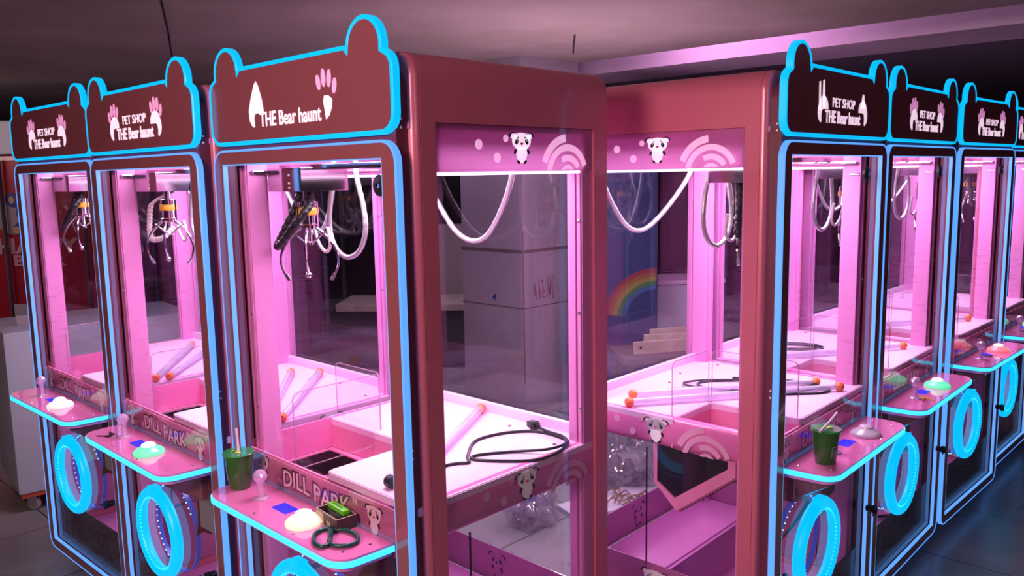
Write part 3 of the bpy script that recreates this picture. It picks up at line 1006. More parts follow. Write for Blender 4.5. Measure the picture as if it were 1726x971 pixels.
    mb.lathe([(0, 0), (0.0035, 0), (0.003, -0.002), (0, -0.002)], (CX+0.035, CYY-0.075, 0), 10, 'y')
    G['carriage_screw'] = (mb.mesh('carriage_screw', M['white'], True), )
    # --- claw
    mb = MB()
    c = (CX, CYY, 0)
    mb.lathe([(0, 1.592), (0.010, 1.592), (0.010, 1.565), (0.024, 1.562), (0.024, 1.548), (0.020, 1.546), (0.020, 1.500), (0.026, 1.496), (0.026, 1.488), (0.010, 1.485), (0.010, 1.450), (0.014, 1.448), (0.014, 1.440), (0, 1.438)], c, 20)
    for k in range(3):
        a = 2*PI*k/3+0.5
        px, py = CX+0.030*math.cos(a), CYY+0.030*math.sin(a)
        mb.tube([(px, py, 1.562), (px, py, 1.492)], 0.0035, 8)
    G['claw_body'] = (mb.mesh('claw', M['chrome'], True), )
    mb = MB()
    mb.lathe([(0.0, 1.545), (0.029, 1.545), (0.031, 1.541), (0.031, 1.529), (0.029, 1.525), (0, 1.525)], c, 24)
    G['claw_coil'] = (mb.mesh('coil', M['brass'], True), )
    for k in range(3):
        a = math.radians((224, 38, 318)[k])
        ca, sa = math.cos(a), math.sin(a)
        mb = MB()
        P = [(0.022, 1.488), (0.040, 1.474), (0.064, 1.448), (0.080, 1.415), (0.082, 1.385), (0.070, 1.352)]
        if k == 2:
            P = [(0.022, 1.490), (0.040, 1.475), (0.055, 1.450), (0.058, 1.420), (0.052, 1.395), (0.040, 1.372)]
        mb.tube([(CX+r*ca, CYY+r*sa, z) for r, z in P], 0.0042, 8, smooth=5, rfun=lambda t: 1.1-0.35*t)
        mb.tube([(CX+P[-1][0]*ca, CYY+P[-1][0]*sa, P[-1][1]+0.006), (CX+(P[-1][0]-0.010)*ca, CYY+(P[-1][0]-0.010)*sa, P[-1][1]-0.012)], 0.0055, 8)
        mb.tube([(CX+0.010*ca, CYY+0.010*sa, 1.446), (CX+0.050*ca, CYY+0.050*sa, 1.478)], 0.003, 6)
        if k == 2:
            bmesh.ops.create_icosphere(mb.bm, subdivisions=2, radius=0.0095, matrix=Matrix.Translation((CX+0.032*ca, CYY+0.032*sa, 1.358)))
        G['finger%d' % k] = (mb.mesh('finger', M['chrome'], True), )
    # black coiled lead round the claw
    mb = MB()
    P = [(CX-0.03, CYY, 1.592), (CX-0.045, CYY-0.01, 1.545), (CX-0.075, CYY-0.025, 1.490), (CX-0.098, CYY-0.035, 1.450), (CX-0.085, CYY-0.050, 1.436), (CX-0.040, CYY-0.060, 1.450), (CX+0.015, CYY-0.060, 1.490), (CX+0.052, CYY-0.045, 1.532), (CX+0.045, CYY-0.02, 1.560), (CX+0.012, CYY, 1.588)]
    nseg = 10
    cp = catmull([Vector(p) for p in P], 10)
    ridged = lambda t: 1.0 + 0.13*math.sin(t*len(cp)*1.6)
    mb.tube(cp, 0.0112, 10, rfun=ridged)
    G['claw_lead'] = (mb.mesh('coiled_lead', M['rubber'], True), )
    mb = MB()
    P = [(CX-0.015, CYY+0.03, 1.590), (CX-0.05, CYY+0.01, 1.575), (CX-0.085, CYY-0.02, 1.545), (CX-0.088, CYY-0.03, 1.490), (CX-0.070, CYY-0.04, 1.442), (CX-0.030, CYY-0.045, 1.425), (CX+0.02, CYY-0.03, 1.435), (CX+0.035, CYY, 1.470)]
    cp = catmull([Vector(p) for p in P], 12)
    mb.tube(cp, 0.0088, 10, rfun=lambda t: (0.55 if t < 0.28 else 1.0 + 0.16*math.sin(t*len(cp)*2.2)))
    G['claw_lead_white'] = (mb.mesh('coiled_lead', M['whose'], True), )
    mb = MB()
    mb.tube([(CX-0.03, CYY+0.035, 1.50), (CX-0.02, CYY+0.045, 1.440), (CX+0.015, CYY+0.045, 1.418), (CX+0.045, CYY+0.04, 1.440), (CX+0.05, CYY+0.03, 1.49)], 0.005, 8, smooth=6)
    G['claw_wire'] = (mb.mesh('white_wire', M['whose'], True), )
    # --- sagging hoses
    def hose(P, r, key, mt, fr=1.5):
        cp = catmull([Vector(p) for p in P], 12)
        mb = MB(); mb.tube(cp, r, 10, rfun=lambda t: 1.0+0.06*math.sin(t*len(cp)*fr))
        G[key] = (mb.mesh('hose', M[mt], True), )
    hose([(0.178, 0.580, 1.730), (0.163, 0.588, 1.634), (0.095, 0.615, 1.535), (0.0, 0.645, 1.448), (-0.080, 0.655, 1.425), (-0.160, 0.658, 1.455), (-0.240, 0.66, 1.540), (-0.300, 0.658, 1.63), (-0.345, 0.655, 1.715)], 0.0085, 'hose_a', 'hose')
    hose([(-0.258, 0.28, 1.730), (-0.262, 0.28, 1.632), (-0.288, 0.28, 1.545), (-0.292, 0.28, 1.470), (-0.262, 0.28, 1.418), (-0.208, 0.28, 1.398), (-0.152, 0.28, 1.420), (-0.120, 0.28, 1.475), (-0.124, 0.28, 1.545), (-0.150, 0.28, 1.632), (-0.154, 0.28, 1.730)], 0.0072, 'hose_b', 'hose')
    mb = MB(); mb.box(-0.365, -0.325, 0.635, 0.672, 1.66, 1.728, 0.002)
    G['hose_clip'] = (mb.mesh('hose_clip', M['white']), )
    # --- LED tubes under the ceiling
    mb = MB()
    mb.box(-0.33, 0.33, 0.662, 0.670, 1.627, 1.634, 0.002)
    mb.box(0.376, 0.384, 0.10, 0.64, 1.627, 1.634, 0.002)
    mb.box(-0.384, -0.376, 0.10, 0.64, 1.627, 1.634, 0.002)
    G['led_tube'] = (mb.mesh('led_tube', M['led']), )
    # --- castors
    mb = MB()
    mb.lathe([(0, -0.010), (0.022, -0.010), (0.026, -0.006), (0.026, 0.006), (0.022, 0.010), (0, 0.010)], (0, 0, 0.026), 20, 'x')
    G['caster_wheel'] = (mb.mesh('wheel', M['rubber'], True), )
    mb = MB()
    mb.box(-0.016, -0.012, -0.020, 0.020, 0.020, 0.062, 0.002)
    mb.box(0.012, 0.016, -0.020, 0.020, 0.020, 0.062, 0.002)
    mb.box(-0.022, 0.022, -0.026, 0.026, 0.060, 0.072, 0.002)
    G['caster_fork'] = (mb.mesh('caster', M['steel']), )
    return G

def prof_strip(mb, outline, wdt, y0, y1, mp):
    """light strip wrapped round an outline: soft front corner"""
    o = outline
    loops = [(inset(o, wdt), y0+0.002), (inset(o, wdt*0.75), y0), (inset(o, 0.0022), y0), (o, y0+0.0022), (o, y1), (inset(o, wdt), y1)]
    L = [[mp(u, v, h) for u, v in q] for q, h in loops]
    R = [[mb.bm.verts.new(p) for p in lp] for lp in L]
    n = len(o)
    for k in range(len(R)):
        a, b = R[k], R[(k+1) % len(R)]
        for i in range(n):
            j = (i+1) % n
            mb.bm.faces.new((a[i], a[j], b[j], b[i]))

G = build_meshes()
def put(key, name, parent, loc=None, me=None):
    o = bpy.data.objects.new(name, me or G[key][0])
    COL.objects.link(o)
    o.parent = parent
    if loc:
        o.location = loc
    return o

def button_mesh(key):
    me = G['push_button'][0].copy()
    me.materials.clear()
    for k in ([key] if isinstance(key, str) else key):
        me.materials.append(M[k])
    if not isinstance(key, str):
        for p in me.polygons:
            if p.center.x > 0.004:
                p.material_index = 1
    return me

def claw_machine(label, x, y, yaw, button, sign='full', lead='black', cdx=0.0, light=True, power=1.0):
    t = thing('claw_machine', label, 'claw machine', (x, y, 0), yaw, 'claw machines in the two rows')
    put('cabinet_shell', 'cabinet_shell', t)
    jb = put('door_jamb', 'door_jamb', t)
    for z in (1.748, 1.730, 1.02, 1.000):
        put('rivet_l', 'rivet', jb, (0, 0, z)); put('rivet_r', 'rivet', jb, (0, 0, z))
    for (px, py, r) in ((-0.362, 0.078, 0), (0.362, 0.078, 0), (-0.362, 0.648, 0), (0.362, 0.648, 0)):
        p = put('corner_post', 'corner_post', t, (px, py, 0))
        for z in (0.45, 0.75, 0.98, 1.25, 1.50):
            put('post_screw', 'screw', p, (0, 0, z))
    put('back_frame', 'back_frame', t)
    put('inner_ceiling', 'inner_ceiling', t)
    vr = 'wide' if x < 0 else 'narrow'
    dk = put('play_deck_'+vr, 'play_deck', t)
    for sx, sy in ((-0.02, 0.56), (0.12, 0.60), (-0.15, 0.42), (0.33, 0.56)):
        put('deck_screw', 'screw', dk, (sx, sy, 0))
    ch = put('prize_chute_'+vr, 'prize_chute', t)
    put('chute_rim', 'chute_rim', ch)
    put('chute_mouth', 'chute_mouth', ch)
    for k in ('back', 'side'):
        g = put('chute_guard_'+k, 'chute_guard', t)
        put('chute_guard_'+k+'_edge', 'sheet_edge', g)
    put('prize_floor', 'prize_floor', t)
    for nm in ('right', 'left'):
        for k in ('top', 'beam', 'low'):
            b = put('panda_band_'+nm+'_'+k, 'panda_band', t)
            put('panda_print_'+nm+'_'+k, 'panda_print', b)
            if k != 'low':
                for q in range(8):
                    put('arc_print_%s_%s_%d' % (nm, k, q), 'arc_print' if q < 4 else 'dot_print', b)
        put('side_window_'+nm, 'side_window', t)
        put('pane_seam_'+nm, 'pane_seam', t)
    put('panda_band_back_top', 'panda_band', t)
    b = put('panda_band_back_low', 'panda_band', t)
    put('panda_print_back', 'panda_print', b)
    put('back_window', 'back_window', t)
    put('front_window', 'front_window', t)
    d = put('door_frame', 'door_frame', t)
    put('neon_outer', 'neon_strip', d)
    put('neon_inner', 'neon_strip', d)
    s = put('sign_board', 'sign_board', t)
    put('neon_outline', 'neon_outline', s)
    put('lettering', 'lettering', s)
    if sign == 'near':
        prints = [('near_l', 'paw_print'), ('near_r', 'paw_print')] + [('toe_r%d' % k, 'toe_print') for k in range(4)]
    elif sign == 'far':
        prints = [('far_l', 'paw_print'), ('paw_r', 'paw_print')] + [('far_toe%d' % k, 'toe_print') for k in range(3)]
    else:
        prints = [('paw_l', 'paw_print'), ('paw_r', 'paw_print')] + [('toe_%s%d' % (q, k), 'toe_print') for q in 'lr' for k in range(4)]
    for key, nm in prints:
        put(key, nm, s)
    if sign != 'near':
        put('lettering_small', 'lettering', s)
    c = put('control_shelf', 'control_shelf', t)
    put('shelf_neon', 'neon_edge', c)
    put('shelf_bracket', 'shelf_bracket', c)
    for sx, sy in ((-0.26, -0.115), (-0.08, -0.128), (0.10, -0.128), (0.27, -0.105), (-0.285, -0.03), (0.03, -0.022), (0.285, -0.04)):
        put('shelf_screw', 'screw', c, (sx, sy, 0))
    put('display', 'display', c, (-0.050+cdx, -0.060, 0.787))
    j = put('joystick', 'joystick', t, (-0.157+cdx, -0.066, 0.787))
    put('knob_ball', 'knob_ball', j)
    bt = put(None, 'push_button', t, (0.068+cdx, -0.078, 0.787), button_mesh(button))
    cr = G['button_crown'][0]
    if button != 'btn_off':
        cr = cr.copy(); cr.materials.clear(); cr.materials.append(M['btn_top'])
    put(None, 'button_crown', bt, None, cr)
    n = put('name_strip', 'name_strip', t)
    put('name_outline', 'lettering_outline', n); put('name_letters', 'lettering', n); put('name_quotes', 'quote_marks', n); put('panda_print_name', 'panda_print', n)
    n = put('name_strip_low', 'name_strip', t)
    put('low_outline', 'lettering_outline', n, (0, 0, 0)); put('low_letters', 'lettering', n); put('panda_print_low', 'panda_print', n)
    r = put('prize_ring', 'prize_ring', t)
    put('ring_dots', 'led_dots_and_mirrored', r)
    r = put('mirrored_band', 'ring_reflection', t)
    put('mirrored_dots', 'led_dots_and_mirrored', r)
    p = put('payout_box', 'payout_box', t)
    put('payout_hood', 'payout_hood', p); put('red_flap', 'red_flap', p)
    put('power_lead', 'power_lead', t)
    put('door_latch', 'door_latch', t)
    k = put('lock_knob', 'lock_knob', t); put('lock_shaft', 'lock_shaft', k)
    put('gantry_rail', 'gantry_rail', t)
    k = put('carriage', 'carriage', t); [put('carriage_screw', 'screw', k, (0, 0, z)) for z in (1.602, 1.614, 1.636)]
    k = put('claw_body', 'claw', t)
    put('claw_coil', 'coil', k)
    for q in range(3):
        put('finger%d' % q, 'finger', k)
    put('claw_lead' if lead == 'black' else 'claw_lead_white', 'coiled_lead', k)
    put('claw_wire', 'wire', k)
    put('hose_a', 'hose', t); put('hose_b', 'hose', t); put('hose_clip', 'hose_clip', t)
    put('led_tube', 'led_tube', t)
    for (px, py) in ((-0.33, 0.09), (0.33, 0.09), (-0.33, 0.62), (0.33, 0.62)):
        f = put('caster_fork', 'caster', t, (px, py, 0)); put('caster_wheel', 'wheel', f)
    if light:
        l = area('cabin_led_light', (0, 0.34, 1.70), (0, 0.34, 0), 0.55, 17*power, (1.0, 0.78, 1.0), 0.5, t)
        l2 = area('prize_led_light', (0.05, 0.50, 0.775), (0.05, 0.45, 0), 0.4, 1.1*power, (0.95, 0.50, 1.0), 0.2, t)
    return t

ROWS = [
    ('L1', -0.5163, 2.0223, -0.7635, 'btn_cream', 'near', 'black', 0.0, 'nearest claw machine of the left row, green cup and scissors on its shelf'),
    ('L2', -1.1369, 2.5721, -0.7653, 'btn_green', 'full', 'white', 0.0, 'middle claw machine of the left row, white coiled lead on its claw and green button'),
    ('L3', -1.7213, 3.1338, -0.7408, 'btn_white', 'full', 'black', 0.0, 'farthest claw machine of the left row, beside the white cabinet, plain shelf with cream button'),
    ('R1', 0.9814, 2.4867, 0.8281, 'btn_off', 'far', 'black', 0.045, 'nearest claw machine of the right row, unlit lilac button and green cup on shelf'),
    ('R2', 1.5307, 3.0849, 0.8209, 'btn_green', 'full', 'black', 0.0, 'second claw machine of the right row, keys by its joystick and a green button'),
    ('R3', 2.1176, 3.6839, 0.7814, ('btn_red', 'btn_green'), 'full', 'black', 0.0, 'third claw machine of the right row, button lit half green, half red'),
    ('R4', 2.6629, 4.2960, 0.795, 'btn_green', 'full', 'black', 0.0, 'farthest claw machine of the right row, cut off by the right edge of the photo'),
]
MACH = {}
for (k, x, y, a, btn, sg, ld, cdx, lab) in ROWS:
    MACH[k] = claw_machine(lab, x, y, a, btn, sg, ld, cdx)

def at(mk, x, y, z):
    """a point given in a machine's own frame, in room coordinates"""
    _, X, Y, a = [r[:4] for r in ROWS if r[0] == mk][0]
    c, s = math.cos(a), math.sin(a)
    return Vector((X+c*x-s*y, Y+s*x+c*y, z))
def yaw_of(mk):
    return [r[3] for r in ROWS if r[0] == mk][0]

# ------------------------------------------------------------------ things on the control shelves
STOP = 0.787
def cup(mk, x, y, straw, label, rot=0.0, tilt_lid=False):
    t = thing('drink_cup', label, 'drink cup', at(mk, x, y, STOP), yaw_of(mk)+rot, 'green drink cups on the shelves')
    mb = MB()
    mb.lathe([(0, 0.0), (0.026, 0.0), (0.029, 0.004), (0.034, 0.060), (0.0385, 0.098), (0.0375, 0.098), (0, 0.096)], (0, 0, 0), 32)
    obj('cup_body', mb, M['gdrink'], t, True)
    mb = MB()
    mb.lathe([(0, 0.0985), (0.030, 0.0995), (0.039, 0.099), (0.0425, 0.0975), (0.043, 0.099), (0.041, 0.102), (0.034, 0.1015), (0.024, 0.103), (0.012, 0.101), (0, 0.1015)], (0, 0, 0), 32)
    if tilt_lid:
        mb.loft([[(-0.050, -0.010, 0.104), (-0.020, -0.030, 0.104), (-0.008, 0.025, 0.112), (-0.040, 0.030, 0.114)], [(-0.050, -0.010, 0.105), (-0.020, -0.030, 0.105), (-0.008, 0.025, 0.113), (-0.040, 0.030, 0.115)]])
    l = obj('film_lid', mb, M['glid'], t, True)
    mb = MB()
    mb.lathe([(0, 0.103), (0.009, 0.103), (0.006, 0.106), (0, 0.1065)], (0.008, -0.006, 0), 12)
    mb.lathe([(0, 0.103), (0.005, 0.103), (0.003, 0.1055), (0, 0.106)], (-0.012, -0.010, 0), 10)
    obj('yellow_spot', mb, M['yel'], l, True)
    mb = MB()
    mb.tube(straw, 0.0036, 10)
    obj('straw', mb, M['straw'], t, True)
    # printed label: frame and bars following the cup wall
    def wall(u, v, h):
        r = 0.030 + (0.0385-0.029)*(v/0.098) + 0.0004 + h
        a = -PI/2 - 0.35 + u/0.034
        return (r*math.cos(a), r*math.sin(a), v)
    mb = MB()
    mb.ringprism(rrect(-0.012, 0.012, 0.022, 0.056, 0.001, 2), rrect(-0.010, 0.010, 0.024, 0.054, 0.001, 2), 0, 0.0005, wall)
    for k in range(6):
        mb.prism([(-0.008, 0.027+0.004*k), (0.008, 0.027+0.004*k), (0.008, 0.0285+0.004*k), (-0.008, 0.0285+0.004*k)], 0, 0.0005, wall)
    obj('printed_label', mb, M['labelm'], t)
    return t

cup('L1', -0.275, -0.062, [(0.0, 0.0, 0.099), (-0.004, 0.002, 0.12), (-0.012, 0.004, 0.165)], 'green drink cup with upright straw on the left end of the nearest left shelf')
cup('R1', -0.212, -0.078, [(0.045, -0.012, 0.139), (0.0, -0.010, 0.124), (-0.062, -0.006, 0.108)], 'green drink cup with straw lying across its lid on the nearest right shelf', tilt_lid=True)

# small printed carton with a green tool in it
t = thing('small_carton', 'small open printed carton on the nearest left shelf behind the scissors', 'box', at('L1', 0.128, -0.024, STOP), yaw_of('L1')-0.10)
mb = MB()
mb.box(-0.052, 0.052, -0.027, -0.025, 0, 0.032)
mb.box(-0.052, 0.052, 0.025, 0.027, 0, 0.032)
mb.box(-0.052, -0.050, -0.025, 0.025, 0, 0.032)
mb.box(0.050, 0.052, -0.025, 0.025, 0, 0.032)
mb.box(-0.050, 0.050, -0.025, 0.025, 0, 0.002)
obj('carton_wall', mb, M['card'], t)
mb = MB()
mb.box(-0.050, -0.014, -0.0276, -0.0271, 0.003, 0.030)
mb.box(0.0, 0.02, -0.0276, -0.0271, 0.006, 0.016)
mb.box(-0.0526, -0.0521, -0.024, 0.024, 0.003, 0.030)
mb.ringprism(rrect(-0.0525, 0.0525, -0.0275, 0.0275, 0.001, 2), rrect(-0.0495, 0.0495, -0.0245, 0.0245, 0.001, 2), 0.0320, 0.0326, lambda u, v, h: (u, v, h))
obj('carton_print', mb, M['cardl'], t)
t = thing('green_lighter', 'green plastic lighter lying in the small printed carton', 'lighter', at('L1', 0.120, -0.010, STOP+0.026), yaw_of('L1')-0.10)
mb = MB(); mb.box(-0.040, 0.040, -0.011, 0.009, 0.0, 0.013, 0.004)
obj('body', mb, M['green'], t, True)
mb = MB()
mb.box(-0.047, 0.046, -0.017, 0.016, -0.0235, 0.0, 0.003)
obj('black_base', mb, M['black'], t)
mb = MB()
for k in range(4):
    mb.box(-0.022+0.011*k, -0.015+0.011*k, -0.005, -0.001, 0.0130, 0.0134)
obj('mark', mb, M['black'], t)

# scissors
t = thing('scissors', 'scissors with dark green loop handles at the nearest left shelf corner', 'scissors', at('L1', 0, 0, STOP), yaw_of('L1'))
def loop(P, nm):
    mb = MB()
    mb.tube([(x, y, 0.0065) for x, y in P], 0.0052, 10, closed=True, smooth=6)
    obj(nm, mb, M['dkgreen'], t, True)
loop([(0.150, -0.064), (0.146, -0.090), (0.166, -0.114), (0.198, -0.130), (0.222, -0.128), (0.222, -0.108), (0.196, -0.088), (0.168, -0.070)], 'handle')
loop([(0.166, -0.060), (0.190, -0.082), (0.214, -0.104), (0.240, -0.106), (0.262, -0.086), (0.260, -0.058), (0.232, -0.040), (0.196, -0.040)], 'handle')
mb = MB()
mb.prism([(0.152, -0.066), (0.166, -0.060), (0.148, -0.036), (0.098, -0.062), (0.128, -0.058)], 0.003, 0.006, lambda u, v, h: (u, v, h))
obj('blade', mb, M['steel'], t)
mb = MB()
mb.lathe([(0, 0.006), (0.006, 0.006), (0.005, 0.009), (0, 0.0095)], (0.148, -0.052, 0), 14)
obj('pivot_screw', mb, M['chrome'], t, True)

# keys
def keys(mk, x, y, rz, metal, label):
    t = thing('key_bunch', label, 'keys', at(mk, x, y, STOP), yaw_of(mk)+rz, 'keys left on the shelves')
    mb = MB()
    ring = [(0.012*math.cos(a), 0.012*math.sin(a), 0.0022) for a in [2*PI*k/20 for k in range(20)]]
    mb.tube(ring, 0.0011, 6, closed=True)
    obj('key_ring', mb, M['steel'], t, True)
    for k, a in enumerate((-2.6, 2.9)):
        mb = MB()
        c, s = math.cos(a), math.sin(a)
        mp = lambda u, v, h: (c*(u+0.020)-s*v, s*(u+0.020)+c*v, 0.001+0.0022*k+h)
        mb.prism(ell(0.0, 0, 0.011, 0.009, 14), 0, 0.002, mp)
        mb.prism([(0.008, -0.003), (0.040, -0.003), (0.036, -0.001), (0.032, -0.003+0.001), (0.030, 0.001), (0.042, 0.002), (0.008, 0.003)], 0, 0.0018, mp)
        obj('key', mb, M[metal], t)
keys('L2', -0.190, -0.088, 0.1, 'black', 'black keys lying left of the joystick on the middle left shelf')
keys('R2', -0.128, -0.082, 0.6, 'brass', 'brass keys beside the joystick on the second right shelf')
keys('R3', -0.095, -0.075, 2.9, 'black', 'dark keys between joystick and button on the third right shelf')

# ------------------------------------------------------------------ things on the play decks
DT = DECK + 0.002
def ptube(mk, a, b, label, r=0.0125, taper=0.55):
    """clear plastic tube with an orange stopper at each end"""
    A = at(mk, a[0], a[1], DT + r*1.25)
    B = at(mk, b[0], b[1], DT + r*1.25)
    d = (B-A)
    L = d.length
    t = thing('plastic_tube', label, 'plastic tube', A, math.atan2(d.y, d.x), 'clear plastic tubes on the decks')
    mb = MB()
    mb.lathe([(r, 0.0), (r, L*0.3), (r*0.8, L), (r*0.8-0.0012, L), (r-0.0012, L*0.3), (r-0.0012, 0.0), (r, 0.0)][:6] , (0, 0, 0), 16, 'x')
    obj('tube', mb, M['tube'], t, True)
    for h0, sgn in ((0.0, -1), (L, 1)):
        mb = MB()
        mb.lathe([(0, h0), (r*0.9, h0), (r*1.22, h0+sgn*0.006), (r*1.22, h0+sgn*0.018), (r*0.85, h0+sgn*0.024), (0, h0+sgn*0.024)], (0, 0, 0), 16, 'x')
        obj('end_cap', mb, M['orange'], t, True)
    return t
ptube('L1', (-0.038, 0.630), (0.262, 0.115), 'clear tube with orange cap lying on the nearest left deck beside the looped cable')
for mk, nm in (('L2', 'middle left'), ('L3', 'farthest left')):
    ptube(mk, (-0.115, 0.540), (0.365, 0.165), 'clear tube with orange caps on the %s deck, nearer the chute' % nm)
    ptube(mk, (-0.030, 0.610), (0.375, 0.215), 'clear tube with orange caps on the %s deck, nearer the back corner' % nm)
ptube('R1', (-0.355, 0.490), (0.225, 0.062), 'clear tube with orange caps on the nearest right deck, edge of the chute hole')
ptube('R1', (-0.268, 0.535), (0.240, 0.150), 'clear tube with orange caps on the nearest right deck, further from the chute')
ptube('R2', (-0.300, 0.440), (0.225, 0.110), 'clear tube lying across the second right deck')
ptube('R3', (-0.300, 0.440), (0.225, 0.110), 'clear tube lying across the third right deck')

def cable(mk, P, label, plugs=(), r=0.0042, z=None):
    t = thing('power_cable', label, 'cable', at(mk, 0, 0, 0), yaw_of(mk), 'black power cables on the decks')
    zz = DT + r
    mb = MB()
    mb.tube([(p[0], p[1], (p[2] if len(p) > 2 else zz)) for p in P], r, 8, smooth=8)
    obj('cord', mb, M['rubber'], t, True)
    for (x, y, a) in plugs:
        mb = MB()
        c, s = math.cos(a), math.sin(a)
        o = MB()
        o.lathe([(0, 0), (0.0052, 0), (0.0052, 0.003), (0.0066, 0.003), (0.0066, 0.006), (0.0054, 0.006), (0.0054, 0.009), (0.0072, 0.009), (0.0072, 0.012), (0.0060, 0.012), (0.0060, 0.016), (0, 0.016)], (0, 0, 0), 12, 'x')
        o.box(0.015, 0.050, -0.0125, 0.0125, -0.009, 0.009, 0.003)
        o.box(0.022, 0.034, -0.0140, 0.0140, -0.0105, 0.0105, 0.002)
        q = obj('plug', o, M['rubber'], t, True)
        q.location = (x, y, DT+0.0135)
        q.rotation_euler = (0, 0, a)
    return t
zc = DT + 0.0042
cable('L1', [(0.262, 0.070), (0.282, 0.120), (0.262, 0.190), (0.236, 0.235), (0.244, 0.272), (0.262, 0.298), (0.224, 0.330), (0.150, 0.430), (0.160, 0.530), (0.215, 0.600), (0.290, 0.612), (0.345, 0.600), (0.385, 0.520, zc), (0.384, 0.430), (0.330, 0.370), (0.255, 0.322), (0.240, 0.352), (0.290, 0.430), (0.365, 0.490, zc+0.008), (0.372, 0.560, zc+0.008), (0.330, 0.600, zc+0.008), (0.262, 0.612, zc+0.006), (0.225, 0.618, zc+0.008)], 'black power cable looped on the nearest left deck, plug towards the back', plugs=((0.222, 0.620, 2.9),))
t = thing('cable_socket', 'round black connector at the front of the nearest left deck', 'connector', at('L1', 0.240, 0.060, DT), yaw_of('L1'))
mb = MB(); mb.lathe([(0, -0.012), (0.013, -0.012), (0.016, -0.008), (0.016, 0.010), (0.012, 0.014), (0, 0.014)], (0, 0, 0.016), 18, 'x')
obj('body', mb, M['rubber'], t, True)
mb = MB(); mb.lathe([(0, -0.0122), (0.008, -0.0122), (0.008, -0.014), (0, -0.014)], (0, 0, 0.016), 14, 'x')
obj('face', mb, M['steel'], t, True)
def coil(mk, cx, cy, rx, ry, rot, n, label):
    P = []
    for k in range(n*10+4):
        a = 2*PI*k/10
        w_ = 1 + 0.12*math.sin(k*0.9)
        x, y = rx*w_*math.cos(a), ry*w_*math.sin(a)
        P.append((cx+x*math.cos(rot)-y*math.sin(rot), cy+x*math.sin(rot)+y*math.cos(rot), zc+0.0035*(k//10)))
    return cable(mk, P, label)
coil('R1', 0.105, 0.290, 0.225, 0.080, -1.05, 2, 'black cable coiled on the nearest right deck')
coil('R2', -0.02, 0.470, 0.120, 0.050, -1.05, 2, 'thin cable coiled on the second right deck')

# ------------------------------------------------------------------ beyond the machines
# square pillar clad in lavender panels
pc = Vector((0.08, 5.50))
def quad(c, a, b, da, db):
    return [(c.x, c.y), (c.x+a.x*da, c.y+a.y*da), (c.x+a.x*da+b.x*db, c.y+a.y*da+b.y*db), (c.x+b.x*db, c.y+b.y*db)]
M['pillar'] = mat('lavender_painted_cladding', (0.46, 0.38, 0.48), 0.5)
add_noise(M['pillar'], (0.24, 0.20, 0.26), (0.31, 0.26, 0.32), 1.5, 5)
mb = MB(); mb.prism(quad(pc, -UV, VV, 0.6, 0.6), 0.0, 2.4, lambda u, v, h: (u, v, h))
pl = structure('wall_pillar', mb, M['pillar'])
seams = MB()
for z in (1.10, 0.72):
    P = quad(pc - UV*(-0.002) - VV*0.002, -UV, VV, 0.606, 0.606)
    seams.prism(P, z, z+(0.022 if z > 1 else 0.006), lambda u, v, h: (u, v, h))
seams.box(pc.x-0.004, pc.x+0.004, pc.y-0.004, pc.y+0.004, 0.2, 1.25)
M['seam'] = mat('dark_joint', (0.10, 0.08, 0.085), 0.7)
structure('trim_4', seams, M['seam'])
sc_ = MB()
random.seed(3)
for k in range(7):
    P = []
    for q in range(6):
        s_ = 0.12 + 0.028*k + random.uniform(-0.02, 0.02)
        w_ = pc + VV*s_ + UV*0.004
        P.append((w_.x, w_.y, 0.76+random.uniform(0, 0.16)))
    sc_.tube(P, 0.0016, 4, smooth=3)
o = obj('pen_scribble', sc_, M['recess'])
tag(o, 'dark pen scribble on the right face of the lavender pillar', 'scribble', kind='stuff')
mb = MB()
w_ = pc - UV*0.27 - VV*0.003
mb.prism([(0, 0), (0.03, 0.02), (0.0, 0.05), (-0.008, 0.02)], 0, 0.004, lambda u, v, h: (w_.x - UV.x*u, w_.y - UV.y*u - h, 0.76+v))
tag(obj('tape_mark', mb, M['navy']), 'small dark blue mark on the left face of the pillar', 'mark')

# long counter with a pale top in the far hall
t = thing('hall_counter', 'long dark counter with a pale wooden top in the far hall', 'counter', (-1.15, 6.9, 0), -0.05)
mb = MB(); mb.box(-1.3, 1.2, 0, 0.5, 0.02, 0.50, 0.01)
obj('counter_body', mb, M['darkwall'], t)
mb = MB()
mb.box(-0.35, 1.25, -0.04, 0.54, 0.50, 0.56, 0.008)
obj('counter_top', mb, M['wood'], t)
mb = MB(); mb.box(-1.30, -0.36, -0.02, 0.52, 0.50, 0.53, 0.008)
obj('side_shelf', mb, M['darkwall'], t)

# grey wall stub left of the pillar
mb = MB(); mb.box(-0.80, -0.30, 7.6, 7.8, 0, 1.18)
structure('wall_stub', mb, M['plaster'])
# dark partition behind
mb = MB(); mb.box(-2.6, 1.9, 10.6, 10.8, 0, 2.9)
structure('wall_partition', mb, M['darkwall'])
mb = MB()
for x in (-2.2, -1.7, -1.2, -0.6, 0.1, 1.0, 1.6):
    mb.box(x, x+0.05, 10.55, 10.62, 0, 2.6)
structure('trim_5', mb, M['grey'])

